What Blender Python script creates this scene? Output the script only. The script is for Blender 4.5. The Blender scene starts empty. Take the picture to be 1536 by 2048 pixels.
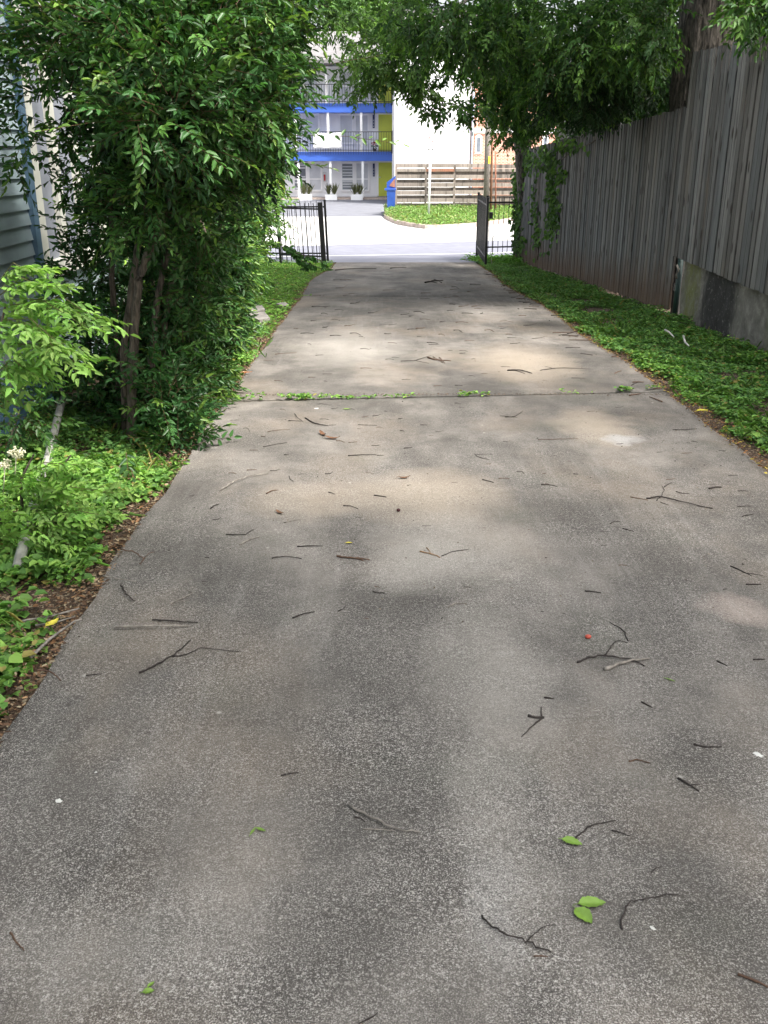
import bpy, math, random
import numpy as np
from mathutils import Vector, Matrix

random.seed(11)
RNG = np.random.default_rng(11)
sc = bpy.context.scene
COL = sc.collection
F = 1900.0
PITCH = math.radians(20.86)
CP, SP = math.cos(PITCH), math.sin(PITCH)
CAM = np.array([0.0, 0.0, 1.6])

# ------------------------------------------------------------------ layout maths
GK = np.array([[-60, 1.2], [7.16, -.143], [27, -1.076], [37, -1.06], [42, -1.0], [56, -.93], [500, -.9]])


def gz(y):
    return np.interp(y, GK[:, 0], GK[:, 1])


def ray(u, v):
    a = (u - 768) / F
    b = (1024 - v) / F
    return np.array([a, CP + b * SP, -SP + b * CP])


def at(u, v, Y):
    d = ray(u, v)
    return CAM + d * (Y / d[1])


def gnd(u, v, dz=0.0):
    """where the sight line through a photo pixel meets the ground"""
    d = ray(u, v)
    lo, hi = 0.5, 400.0
    for _ in range(60):
        m = (lo + hi) / 2
        z = CAM[2] + d[2] / d[1] * m
        if z > gz(m) + dz:
            lo = m
        else:
            hi = m
    return CAM + d * (lo / d[1])


# ------------------------------------------------------------------ materials
def newmat(name):
    m = bpy.data.materials.new(name)
    m.use_nodes = True
    nt = m.node_tree
    nt.nodes.clear()
    out = nt.nodes.new('ShaderNodeOutputMaterial')
    b = nt.nodes.new('ShaderNodeBsdfPrincipled')
    nt.links.new(b.outputs[0], out.inputs[0])
    return m, nt, b, out


def N(nt, typ, ins=None, **kw):
    n = nt.nodes.new(typ)
    for k, v in kw.items():
        setattr(n, k, v)
    if ins:
        for k, v in ins.items():
            if isinstance(v, bpy.types.NodeSocket):
                nt.links.new(v, n.inputs[k])
            else:
                n.inputs[k].default_value = v
    return n


def ramp(nt, fac, stops):
    n = nt.nodes.new('ShaderNodeValToRGB')
    el = n.color_ramp.elements
    while len(el) < len(stops):
        el.new(0.5)
    for e, (p, c) in zip(el, stops):
        e.position = p
        e.color = (c, c, c, 1) if not isinstance(c, tuple) else (*c[:3], 1)
    nt.links.new(fac, n.inputs[0])
    return n.outputs[0]


def mixc(nt, fac, a, b, mode='MIX'):
    n = nt.nodes.new('ShaderNodeMix')
    n.data_type = 'RGBA'
    n.blend_type = mode
    for idx, val in ((0, fac), (6, a), (7, b)):
        s = n.inputs[idx]
        if isinstance(val, bpy.types.NodeSocket):
            nt.links.new(val, s)
        elif idx == 0:
            s.default_value = val
        else:
            s.default_value = (*val[:3], 1)
    return n.outputs[2]


def mth(nt, op, a, b=None, c=None, clamp=False):
    n = nt.nodes.new('ShaderNodeMath')
    n.operation = op
    n.use_clamp = clamp
    for i, v in enumerate((a, b, c)):
        if v is None:
            continue
        if isinstance(v, bpy.types.NodeSocket):
            nt.links.new(v, n.inputs[i])
        else:
            n.inputs[i].default_value = v
    return n.outputs[0]


def coords(nt, scale=(1, 1, 1), loc=(0, 0, 0)):
    tc = nt.nodes.new('ShaderNodeTexCoord')
    mp = N(nt, 'ShaderNodeMapping', {'Vector': tc.outputs['Object'], 'Scale': scale, 'Location': loc})
    return mp.outputs[0]


def noise(nt, vec, scale, detail=4, rough=.55, dist=0):
    return N(nt, 'ShaderNodeTexNoise', {'Vector': vec, 'Scale': scale, 'Detail': detail, 'Roughness': rough, 'Distortion': dist}).outputs[0]


def bump(nt, b, h, strength=.3, dist=.01):
    n = N(nt, 'ShaderNodeBump', {'Height': h, 'Strength': strength, 'Distance': dist})
    nt.links.new(n.outputs[0], b.inputs['Normal'])


def plain(name, col, rough=.6, var=.15, scale=6, metal=0, bumps=0, spec=.4):
    m, nt, b, _ = newmat(name)
    v = coords(nt)
    n = noise(nt, v, scale, 5)
    c0 = tuple(c * (1 - var) for c in col)
    c1 = tuple(min(1, c * (1 + var)) for c in col)
    nt.links.new(ramp(nt, n, [(.3, c0), (.7, c1)]), b.inputs['Base Color'])
    b.inputs['Roughness'].default_value = rough
    b.inputs['Metallic'].default_value = metal
    b.inputs['Specular IOR Level'].default_value = spec
    if bumps:
        bump(nt, b, noise(nt, v, scale * 4, 4), bumps, .005)
    return m


def leafmat(name, rough=.42, trans=.35, spec=.5, tcol=(1.15, 1.3, .6)):
    m, nt, b, out = newmat(name)
    a = nt.nodes.new('ShaderNodeVertexColor')
    a.layer_name = 'Col'
    nt.links.new(a.outputs[0], b.inputs['Base Color'])
    b.inputs['Roughness'].default_value = rough
    b.inputs['Specular IOR Level'].default_value = spec
    tr = nt.nodes.new('ShaderNodeBsdfTranslucent')
    nt.links.new(mixc(nt, 1.0, a.outputs[0], tcol, 'MULTIPLY'), tr.inputs[0])
    mx = nt.nodes.new('ShaderNodeMixShader')
    mx.inputs[0].default_value = trans
    nt.links.new(b.outputs[0], mx.inputs[1])
    nt.links.new(tr.outputs[0], mx.inputs[2])
    nt.links.new(mx.outputs[0], out.inputs[0])
    return m


def concrete_drive():
    m, nt, b, _ = newmat('driveway_concrete')
    v = coords(nt)
    # broad wear: dark damp stains, pale worn lanes
    n1 = noise(nt, coords(nt, (1, .6, 1), (3.1, 7.7, 0)), .8, 5, .6, .6)
    n2 = noise(nt, coords(nt, (1.2, .7, 1), (9, 2, 0)), 1.5, 5, .62, .4)
    n3 = noise(nt, v, 5.0, 6, .65)
    w = mth(nt, 'ADD', mth(nt, 'MULTIPLY', n1, .5), mth(nt, 'MULTIPLY', n2, .3))
    w = mth(nt, 'ADD', w, mth(nt, 'MULTIPLY', n3, .2))
    base = ramp(nt, w, [(.38, (.050, .046, .041)), (.49, (.108, .099, .089)), (.61, (.232, .212, .190))])
    # brownish rust bloom
    n4 = noise(nt, coords(nt, (1, .7, 1), (1, 40, 0)), 1.1, 5, .6)
    base = mixc(nt, ramp(nt, n4, [(.5, 0.0), (.72, .55)]), base, (.23, .185, .14))
    # greenish dirt
    n5 = noise(nt, coords(nt, (1, 1, 1), (20, 3, 0)), 2.2, 4)
    base = mixc(nt, ramp(nt, n5, [(.56, 0.0), (.75, .35)]), base, (.10, .105, .08))
    # individual stains and worn places; pale and warm patches also paint in dappled light
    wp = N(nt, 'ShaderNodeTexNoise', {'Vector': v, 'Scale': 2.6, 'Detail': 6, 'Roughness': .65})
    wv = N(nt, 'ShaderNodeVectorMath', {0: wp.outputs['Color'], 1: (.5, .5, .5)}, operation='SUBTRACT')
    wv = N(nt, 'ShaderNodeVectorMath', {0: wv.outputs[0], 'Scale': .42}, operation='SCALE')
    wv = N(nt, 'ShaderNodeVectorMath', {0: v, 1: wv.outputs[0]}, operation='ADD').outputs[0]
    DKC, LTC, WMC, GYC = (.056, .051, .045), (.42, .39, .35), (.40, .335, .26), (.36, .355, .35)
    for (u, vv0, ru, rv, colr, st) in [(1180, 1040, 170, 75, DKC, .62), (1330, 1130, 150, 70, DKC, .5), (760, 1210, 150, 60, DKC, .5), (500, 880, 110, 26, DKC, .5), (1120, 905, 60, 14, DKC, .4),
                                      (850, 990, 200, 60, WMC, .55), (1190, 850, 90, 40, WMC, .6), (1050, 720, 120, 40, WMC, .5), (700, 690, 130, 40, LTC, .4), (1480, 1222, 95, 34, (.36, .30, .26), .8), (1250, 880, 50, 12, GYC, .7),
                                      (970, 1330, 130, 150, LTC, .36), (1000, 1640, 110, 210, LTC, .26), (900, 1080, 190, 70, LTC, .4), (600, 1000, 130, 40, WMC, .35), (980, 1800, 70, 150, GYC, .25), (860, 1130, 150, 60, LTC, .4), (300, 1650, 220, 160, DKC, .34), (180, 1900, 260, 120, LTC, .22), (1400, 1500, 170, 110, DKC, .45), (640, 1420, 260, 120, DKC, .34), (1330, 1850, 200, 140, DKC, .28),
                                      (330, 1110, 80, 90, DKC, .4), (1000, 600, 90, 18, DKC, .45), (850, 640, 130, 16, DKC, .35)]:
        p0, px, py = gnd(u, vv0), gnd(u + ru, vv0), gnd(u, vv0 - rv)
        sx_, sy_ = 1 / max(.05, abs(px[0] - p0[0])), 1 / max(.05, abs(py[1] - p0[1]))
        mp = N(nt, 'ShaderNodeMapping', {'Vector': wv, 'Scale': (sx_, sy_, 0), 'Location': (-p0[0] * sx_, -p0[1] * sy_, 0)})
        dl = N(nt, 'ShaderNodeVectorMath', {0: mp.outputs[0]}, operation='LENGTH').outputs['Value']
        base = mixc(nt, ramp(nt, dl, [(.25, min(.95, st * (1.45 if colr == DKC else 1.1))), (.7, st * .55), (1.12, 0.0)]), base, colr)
    # lengthwise scuffing where tyres run
    sk = noise(nt, coords(nt, (9, .55, 1), (2, 2, 0)), 2.0, 5, .65, .3)
    sk2 = noise(nt, coords(nt, (.9, .35, 1), (6, 1, 0)), 1.0, 3)
    base = mixc(nt, mth(nt, 'MULTIPLY', ramp(nt, sk, [(.5, 0.0), (.72, .17)]), ramp(nt, sk2, [(.45, 0.0), (.6, 1.0)])), base, (.36, .345, .33))
    # exposed aggregate, two grain sizes
    vo = N(nt, 'ShaderNodeTexVoronoi', {'Vector': v, 'Scale': 230.0, 'Randomness': 1.0})
    vr = N(nt, 'ShaderNodeSeparateColor', {0: vo.outputs['Color']}).outputs[0]
    core = ramp(nt, vo.outputs['Distance'], [(.25, 1.0), (.55, 0.0)])
    lit = mth(nt, 'MULTIPLY', ramp(nt, vr, [(.46, 0.0), (.58, .6), (.88, 1.0)]), core)
    drk = mth(nt, 'MULTIPLY', ramp(nt, vr, [(.22, 1.0), (.34, 0.0)]), core)
    gr = noise(nt, v, 245, 2, .75)
    gr2 = noise(nt, v, 90, 3, .7)
    gg_ = mth(nt, 'ADD', mth(nt, 'MULTIPLY', gr, .7), mth(nt, 'MULTIPLY', gr2, .3))
    lit = mth(nt, 'ADD', mth(nt, 'MULTIPLY', lit, .35), mth(nt, 'MULTIPLY', ramp(nt, gg_, [(.515, 0.0), (.60, 1.0)]), .75), None, True)
    drk = mth(nt, 'ADD', mth(nt, 'MULTIPLY', drk, .35), mth(nt, 'MULTIPLY', ramp(nt, gg_, [(.40, 1.0), (.485, 0.0)]), .75), None, True)
    vo2 = N(nt, 'ShaderNodeTexVoronoi', {'Vector': v, 'Scale': 75.0, 'Randomness': 1.0})
    v2 = N(nt, 'ShaderNodeSeparateColor', {0: vo2.outputs['Color']})
    big = mth(nt, 'MULTIPLY', ramp(nt, v2.outputs[1], [(.86, 0.0), (.9, 1.0)]), ramp(nt, vo2.outputs['Distance'], [(.12, 1.0), (.34, 0.0)]))
    # the worn near slab shows far more stone than the trowelled slabs beyond
    y = N(nt, 'ShaderNodeSeparateXYZ', {0: v}).outputs[1]
    wear = ramp(nt, mth(nt, 'ADD', mth(nt, 'MULTIPLY', y, .07), mth(nt, 'MULTIPLY', noise(nt, v, 2.3, 4), .5)), [(.3, 1.0), (.8, .22)])
    wear = mth(nt, 'MULTIPLY', wear, ramp(nt, noise(nt, coords(nt, (1, .6, 1), (5, 5, 5)), 3.1, 5), [(.32, .45), (.6, 1.0)]))
    stone = mixc(nt, N(nt, 'ShaderNodeSeparateColor', {0: vo.outputs['Color']}).outputs[2], (.46, .43, .40), (.72, .69, .65))
    c = mixc(nt, mth(nt, 'MULTIPLY', lit, mth(nt, 'MULTIPLY', wear, .95)), base, stone)
    c = mixc(nt, mth(nt, 'MULTIPLY', drk, mth(nt, 'MULTIPLY', wear, .9)), c, (.03, .028, .027))
    c = mixc(nt, mth(nt, 'MULTIPLY', big, mth(nt, 'MULTIPLY', wear, .6)), c, (.62, .58, .52))
    # sparse small pits/drips
    vo3 = N(nt, 'ShaderNodeTexVoronoi', {'Vector': v, 'Scale': 6.0})
    v3 = N(nt, 'ShaderNodeSeparateColor', {0: vo3.outputs['Color']})
    spot = mth(nt, 'MULTIPLY', ramp(nt, v3.outputs[0], [(.8, 0.0), (.82, 1.0)]), ramp(nt, vo3.outputs['Distance'], [(.02, 1.0), (.07, 0.0)]))
    c = mixc(nt, mth(nt, 'MULTIPLY', spot, .6), c, (.5, .48, .44))
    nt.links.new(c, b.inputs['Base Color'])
    b.inputs['Roughness'].default_value = .85
    b.inputs['Specular IOR Level'].default_value = .3
    h = mth(nt, 'ADD', mth(nt, 'MULTIPLY', lit, .6), noise(nt, v, 60, 5, .7))
    bump(nt, b, h, .55, .004)
    return m


def woodmat(name, knots=.5, mud=True, tint=(1, 1, 1)):
    """weathered board: colour attribute carries each board's own tone, alpha its height"""
    m, nt, b, _ = newmat(name)
    a = nt.nodes.new('ShaderNodeVertexColor')
    a.layer_name = 'Col'
    v = coords(nt, (12, 12, .9))
    g = noise(nt, v, 2.2, 7, .7, .8)
    c = mixc(nt, 1.0, a.outputs[0], ramp(nt, g, [(.30, .68), (.5, .97), (.70, 1.2)]), 'MULTIPLY')
    c = mixc(nt, 1.0, c, tint, 'MULTIPLY')
    st = noise(nt, coords(nt, (3.5, 3.5, .35), (4, 1, 2)), 1.6, 5, .65, .5)
    c = mixc(nt, ramp(nt, st, [(.52, 0.0), (.68, .75)]), c, (.035, .033, .032))
    c = mixc(nt, ramp(nt, noise(nt, coords(nt, (2, 2, .5), (8, 8, 2)), 1.3, 4), [(.58, 0.0), (.75, .5)]), c, (.20, .165, .12))
    sp_ = N(nt, 'ShaderNodeSeparateXYZ', {0: coords(nt, (6.5, 6.5, 2.2), (1, 2, 3))})
    kv = N(nt, 'ShaderNodeCombineXYZ', {0: sp_.outputs[1], 1: sp_.outputs[2]})
    kn = N(nt, 'ShaderNodeTexVoronoi', {'Vector': kv.outputs[0], 'Scale': 1.0}, voronoi_dimensions='2D')
    kc = N(nt, 'ShaderNodeSeparateColor', {0: kn.outputs['Color']})
    kf = mth(nt, 'MULTIPLY', ramp(nt, kc.outputs[0], [(.62, 0.0), (.64, 1.0)]), ramp(nt, kn.outputs['Distance'], [(.09, 1.0), (.17, 0.0)]))
    c = mixc(nt, mth(nt, 'MULTIPLY', kf, knots), c, (.03, .022, .018))
    if mud:
        hh = mth(nt, 'ADD', a.outputs[1], mth(nt, 'MULTIPLY', noise(nt, coords(nt, (3, 3, 1)), 1.5, 5), .3))
        c = mixc(nt, ramp(nt, hh, [(.20, .85), (.40, 0.0)]), c, (.125, .085, .06))
    nt.links.new(c, b.inputs['Base Color'])
    b.inputs['Roughness'].default_value = .88
    b.inputs['Specular IOR Level'].default_value = .2
    bump(nt, b, g, .5, .006)
    return m


def barkmat(name, c0, c1, sc_=18):
    m, nt, b, _ = newmat(name)
    v = coords(nt, (1, 1, .16))
    g = noise(nt, v, sc_, 6, .7, .7)
    nt.links.new(ramp(nt, g, [(.38, c0), (.52, tuple((p + q) / 2 for p, q in zip(c0, c1))), (.64, c1)]), b.inputs['Base Color'])
    b.inputs['Roughness'].default_value = .9
    bump(nt, b, g, .9, .03)
    return m


def soilmat():
    m, nt, b, _ = newmat('soil')
    v = coords(nt)
    n = noise(nt, v, 9, 6, .7)
    c = ramp(nt, n, [(.3, (.030, .02, .013)), (.55, (.085, .055, .036)), (.75, (.15, .10, .065))])
    vo = N(nt, 'ShaderNodeTexVoronoi', {'Vector': v, 'Scale': 95.0})
    vc = N(nt, 'ShaderNodeSeparateColor', {0: vo.outputs['Color']})
    c = mixc(nt, ramp(nt, vc.outputs[0], [(.8, 0.0), (.86, .75)]), c, (.33, .26, .18))
    nt.links.new(c, b.inputs['Base Color'])
    b.inputs['Roughness'].default_value = .95
    bump(nt, b, mth(nt, 'ADD', n, mth(nt, 'MULTIPLY', vo.outputs['Distance'], .6)), .7, .02)
    return m


def wallstain():
    m, nt, b, _ = newmat('stained_concrete')
    v = coords(nt)
    n = noise(nt, v, 5, 7, .7)
    c = ramp(nt, n, [(.3, (.10, .095, .085)), (.55, (.20, .19, .17)), (.72, (.33, .32, .29))])
    yy = N(nt, 'ShaderNodeSeparateXYZ', {0: v}).outputs[1]
    wv = mth(nt, 'MULTIPLY', mth(nt, 'SUBTRACT', noise(nt, coords(nt, (1, 3, 1.2)), 3.2, 5, .65), .5), .55)
    yw = mth(nt, 'DIVIDE', mth(nt, 'ADD', yy, wv), 13.0)
    blk = ramp(nt, yw, [(0.0, 0.0), (.30, 0.0), (.34, .8), (.40, .75), (.42, 0.0), (.60, 0.0), (.615, .25), (.66, .2), (.68, 0.0), (.80, 0.0), (.815, .95), (.885, .95), (.90, 0.0)])
    c = mixc(nt, blk, c, (.026, .025, .025))
    moss = ramp(nt, yw, [(0.0, 0.0), (.48, 0.0), (.52, .6), (.56, .5), (.60, 0.0), (.70, 0.0), (.72, .45), (.74, 0.0), (.90, 0.0), (.915, .85), (.94, .85), (.955, .1)])
    c = mixc(nt, mth(nt, 'MULTIPLY', moss, ramp(nt, noise(nt, v, 9, 5, .7), [(.35, .4), (.6, 1.0)])), c, (.15, .165, .04))
    c = mixc(nt, ramp(nt, noise(nt, v, 22, 5, .7), [(.58, 0.0), (.72, .6)]), c, (.42, .41, .38))
    nt.links.new(c, b.inputs['Base Color'])
    b.inputs['Roughness'].default_value = .95
    bump(nt, b, n, .6, .02)
    return m


def brickmat():
    m, nt, b, _ = newmat('brick')
    tc = nt.nodes.new('ShaderNodeTexCoord')
    s = N(nt, 'ShaderNodeSeparateXYZ', {0: tc.outputs['Object']})
    cm = N(nt, 'ShaderNodeCombineXYZ', {0: s.outputs[0], 1: s.outputs[2]})
    br = N(nt, 'ShaderNodeTexBrick', {'Vector': cm.outputs[0], 'Color1': (.34, .12, .07, 1), 'Color2': (.44, .18, .11, 1), 'Mortar': (.5, .42, .36, 1), 'Scale': 1.0, 'Mortar Size': .012, 'Brick Width': .22, 'Row Height': .075})
    nt.links.new(br.outputs[0], b.inputs['Base Color'])
    b.inputs['Roughness'].default_value = .9
    return m


M = {}
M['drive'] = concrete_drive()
M['soil'] = soilmat()
M['wood'] = woodmat('weathered_board', .8)
M['wood_up'] = woodmat('weathered_upper_board', .8, False)
M['wood_far'] = woodmat('bleached_board', .3, False)
M['retain'] = wallstain()
M['brick'] = brickmat()
M['leaf'] = leafmat('glossy_leaf', .36, .28, .25)
M['leaf_soft'] = leafmat('soft_leaf', .5, .38, .35)
M['cover'] = leafmat('cover_leaf', .55, .3, .3)
M['litter'] = leafmat('dry_leaf', .8, .1, .2, (1, .9, .7))
M['bark_big'] = barkmat('ridged_bark', (.012, .011, .010), (.19, .17, .145), 26)
M['bark'] = barkmat('smooth_bark', (.034, .026, .019), (.19, .15, .115), 45)
M['asphalt'] = plain('asphalt', (.165, .17, .205), .9, .12, 3, bumps=.2)
M['asphalt2'] = plain('lot_asphalt', (.14, .145, .165), .9, .15, 2, bumps=.2)
M['street'] = plain('pale_street', (.50, .49, .47), .9, .07, 1.2)
M['paint'] = plain('road_paint', (.8, .8, .78), .7, .05)
M['kerb'] = plain('kerb_concrete', (.40, .33, .29), .9, .3, 5)
M['lawn'] = plain('lawn_soil', (.06, .075, .03), .95, .4, 6)
M['black'] = plain('black_iron', (.012, .012, .013), .45, .3, 20)
M['white'] = plain('white_paint', (.88, .88, .88), .7, .04, 3)
M['whitewall'] = plain('white_render', (.84, .84, .83), .8, .02, 1)
M['siding_w'] = plain('white_siding', (.87, .87, .88), .7, .05, 1.2)
M['blue'] = plain('blue_fascia', (.045, .12, .46), .5, .08, 2)
M['lime'] = plain('lime_door', (.56, .62, .08), .5, .06, 2)
M['blind'] = plain('window_blind', (.56, .58, .61), .5, .08, 3)
M['glass'] = plain('dark_glass', (.14, .16, .19), .12, .2, 2, spec=.8)
M['navy'] = plain('navy_sign', (.02, .035, .12), .5, .1)
M['red'] = plain('red_paint', (.5, .04, .04), .5, .1)
M['bin'] = plain('blue_bin', (.022, .07, .30), .45, .15, 4)
M['rust'] = plain('rust', (.25, .11, .07), .85, .35, 9)
M['pole_w'] = plain('grey_pole_wood', (.19, .17, .15), .9, .3, 14)
M['pole_b'] = plain('brown_pole', (.20, .10, .06), .9, .3, 12)
M['yellow'] = plain('yellow_tag', (.75, .68, .05), .6, .05)
M['galv'] = plain('galvanised', (.62, .62, .62), .5, .08, 9, metal=.2)
M['sidingblue'] = plain('bluegrey_siding', (.26, .325, .35), .65, .18, 2.4, bumps=.1)
M['trimblue'] = plain('blue_trim', (.075, .135, .20), .6, .18, 4)
M['skirt'] = plain('blue_skirting', (.10, .19, .31), .7, .25, 3)
M['cream'] = plain('cream_trim', (.52, .52, .46), .6, .08, 5)
M['curtain'] = plain('grey_screen', (.20, .215, .25), .6, .12, 5)
M['pvc'] = plain('dirty_pipe', (.30, .30, .27), .5, .45, 14)
M['dark'] = plain('pipe_inner_shade', (.02, .02, .02), .9)
M['twig_d'] = plain('dark_twig', (.034, .027, .024), .85, .5, 60)
M['twig_b'] = plain('brown_twig', (.10, .058, .038), .85, .4, 60)
M['twig_p'] = plain('pale_twig', (.21, .19, .165), .85, .5, 45)
M['flower'] = plain('cream_flower', (.62, .6, .42), .7, .08, 40)
M['green'] = plain('green_leaf', (.17, .29, .045), .42, .18, 40)
M['shingle'] = plain('roof_shingle', (.17, .165, .165), .9, .2, 5)
M['stone'] = plain('flat_stone', (.27, .25, .23), .9, .3, 7, bumps=.4)
M['berry'] = plain('berry', (.45, .08, .05), .4, .1)
M['chalk'] = plain('white_spatter', (.6, .6, .57), .9, .15, 60)
M['terracotta'] = plain('pot', (.05, .045, .045), .7)


# ------------------------------------------------------------------ mesh helpers
def tag(o, label=None, cat=None, group=None, kind=None):
    if label:
        o['label'] = label
    if cat:
        o['category'] = cat
    if group:
        o['group'] = group
    if kind:
        o['kind'] = kind
    return o


def empty(name, loc, label, cat, group=None):
    o = bpy.data.objects.new(name, None)
    o.empty_display_size = .1
    o.location = loc
    COL.objects.link(o)
    bpy.context.view_layer.update()
    return tag(o, label, cat, group)


def link(name, me, parent=None):
    o = bpy.data.objects.new(name, me)
    COL.objects.link(o)
    if parent is not None:
        o.parent = parent
        p, loc = parent, Vector((0, 0, 0))
        while p is not None:
            loc += p.location
            p = p.parent
        o.location = -loc          # parts are modelled in world coordinates
    return o


class MB:
    def __init__(s):
        s.v, s.f, s.c = [], [], []
        s.smooth = False

    def add(s, vs, fs, col=(1, 1, 1, 1)):
        k = len(s.v)
        s.v += [tuple(p) for p in vs]
        s.f += [tuple(i + k for i in f) for f in fs]
        if isinstance(col, list):
            s.c += col
        else:
            s.c += [col] * len(vs)
        return s

    def box(s, x0, x1, y0, y1, z0, z1, col=(1, 1, 1, 1)):
        vs = [(x0, y0, z0), (x1, y0, z0), (x1, y1, z0), (x0, y1, z0), (x0, y0, z1), (x1, y0, z1), (x1, y1, z1), (x0, y1, z1)]
        return s.add(vs, [(0, 3, 2, 1), (4, 5, 6, 7), (0, 1, 5, 4), (1, 2, 6, 5), (2, 3, 7, 6), (3, 0, 4, 7)], col)

    def beam(s, a, b, w, h, up=(0, 0, 1), col=(1, 1, 1, 1)):
        """box whose axis runs a->b, w across, h along up"""
        a, b, up = Vector(a), Vector(b), Vector(up)
        d = (b - a).normalized()
        sd = d.cross(up).normalized() * (w / 2)
        u = sd.normalized().cross(d) * (h / 2)
        vs = [a - sd - u, a + sd - u, a + sd + u, a - sd + u, b - sd - u, b + sd - u, b + sd + u, b - sd + u]
        return s.add(vs, [(0, 3, 2, 1), (4, 5, 6, 7), (0, 1, 5, 4), (1, 2, 6, 5), (2, 3, 7, 6), (3, 0, 4, 7)], col)

    def tube(s, pts, rad, n=8, caps=True):
        pts = [Vector(p) for p in pts]
        if not hasattr(rad, '__len__'):
            rad = [rad] * len(pts)
        k0 = len(s.v)
        ref = Vector((0.13, .27, 1)).normalized()
        for i, p in enumerate(pts):
            d = (pts[min(i + 1, len(pts) - 1)] - pts[max(i - 1, 0)])
            if d.length < 1e-9:
                d = Vector((0, 0, 1))
            d.normalize()
            r = ref if abs(d.dot(ref)) < .95 else Vector((1, 0, 0))
            a = d.cross(r).normalized()
            b = d.cross(a)
            for j in range(n):
                t = 2 * math.pi * j / n
                s.v.append(tuple(p + (a * math.cos(t) + b * math.sin(t)) * rad[i]))
                s.c.append((1, 1, 1, 1))
        for i in range(len(pts) - 1):
            for j in range(n):
                q = (j + 1) % n
                s.f.append((k0 + i * n + j, k0 + i * n + q, k0 + (i + 1) * n + q, k0 + (i + 1) * n + j))
        if caps:
            s.f.append(tuple(k0 + j for j in reversed(range(n))))
            s.f.append(tuple(k0 + (len(pts) - 1) * n + j for j in range(n)))
        s.smooth = True
        return s

    def ball(s, c, r, nu=8, nv=6):
        vs, fs = [], []
        if not hasattr(r, '__len__'):
            r = (r, r, r)
        for i in range(nv + 1):
            ph = math.pi * i / nv
            for j in range(nu):
                th = 2 * math.pi * j / nu
                vs.append((c[0] + r[0] * math.sin(ph) * math.cos(th), c[1] + r[1] * math.sin(ph) * math.sin(th), c[2] + r[2] * math.cos(ph)))
        for i in range(nv):
            for j in range(nu):
                fs.append((i * nu + j, (i + 1) * nu + j, (i + 1) * nu + (j + 1) % nu, i * nu + (j + 1) % nu))
        return s.add(vs, fs)

    def build(s, name, mat, parent=None, smooth=None):
        me = bpy.data.meshes.new(name)
        me.from_pydata(s.v, [], s.f)
        me.materials.append(mat)
        at_ = me.color_attributes.new('Col', 'FLOAT_COLOR', 'POINT')
        at_.data.foreach_set('color', np.array(s.c, dtype=np.float32).ravel())
        if (s.smooth if smooth is None else smooth):
            me.polygons.foreach_set('use_smooth', [True] * len(me.polygons))
        me.update()
        return link(name, me, parent)


def wob(p, amp, k):
    """smooth jitter along a path"""
    r = random.Random(k)
    return [tuple(c + r.uniform(-amp, amp) for c in q) for q in p]


# ------------------------------------------------------------------ leaves (vectorised)
def unit(a):
    return a / np.maximum(np.linalg.norm(a, axis=-1, keepdims=True), 1e-9)


class Leaves:
    def __init__(s):
        s.V, s.C, s.n = [], [], 0
        s.SV, s.SC = [], []

    def leaves(s, P, D, Nn, L, W, col, bend=.18, fold=.18, mid=.42):
        n = len(P)
        D = unit(D)
        S = unit(np.cross(D, Nn))
        U = unit(np.cross(S, D))
        L = np.broadcast_to(np.asarray(L, float), (n,))[:, None]
        W = np.broadcast_to(np.asarray(W, float), (n,))[:, None]
        b = P
        r1 = P + D * L * mid * .65 + S * W * .5 + U * W * fold
        r2 = P + D * L * (mid + .28) + S * W * .36 + U * (W * fold - L * bend * .35)
        t = P + D * L - U * L * bend
        l2 = P + D * L * (mid + .28) - S * W * .36 + U * (W * fold - L * bend * .35)
        l1 = P + D * L * mid * .65 - S * W * .5 + U * W * fold
        s.V.append(np.stack([b, r1, r2, t, l2, l1], 1).reshape(-1, 3))
        s.C.append(np.repeat(np.clip(col, 0, 1), 6, axis=0))
        s.n += n

    def stems(s, A, B, r, col):
        """thin three-sided stems A->B"""
        d = unit(B - A)
        x = unit(np.cross(d, np.array([.3, .2, .93])))
        y = np.cross(d, x)
        rings = []
        for P, rr in ((A, r), (B, r * .6)):
            for a in (0, 2.094, 4.189):
                rings.append(P + (x * math.cos(a) + y * math.sin(a)) * rr)
        s.SV.append(np.stack(rings, 1).reshape(-1, 3))
        s.SC.append(np.repeat(np.broadcast_to(np.array(col, float), (len(A), 3)), 6, axis=0))

    def build(s, name, mat, parent=None):
        V = np.concatenate(s.V + s.SV)
        C = np.concatenate(s.C + s.SC)
        nl = s.n
        base = np.arange(nl)[:, None] * 6
        q = np.concatenate([base + np.array([0, 1, 2, 3]), base + np.array([0, 3, 4, 5])], 1).reshape(-1, 4)
        ns = (len(V) - nl * 6) // 6
        if ns:
            b2 = nl * 6 + np.arange(ns)[:, None] * 6
            q2 = np.concatenate([b2 + np.array(t) for t in ([0, 1, 4, 3], [1, 2, 5, 4], [2, 0, 3, 5])], 1).reshape(-1, 4)
            q = np.concatenate([q, q2])
        me = bpy.data.meshes.new(name)
        me.vertices.add(len(V))
        me.vertices.foreach_set('co', V.astype(np.float32).ravel())
        me.loops.add(q.size)
        me.loops.foreach_set('vertex_index', q.astype(np.int32).ravel())
        me.polygons.add(len(q))
        me.polygons.foreach_set('loop_start', (np.arange(len(q)) * 4).astype(np.int32))
        me.update(calc_edges=True)
        a = me.color_attributes.new('Col', 'FLOAT_COLOR', 'POINT')
        a.data.foreach_set('color', np.concatenate([C, np.ones((len(C), 1))], 1).astype(np.float32).ravel())
        me.materials.append(mat)
        return link(name, me, parent)


def rnd_dir(n):
    return unit(RNG.normal(size=(n, 3)))


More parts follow.
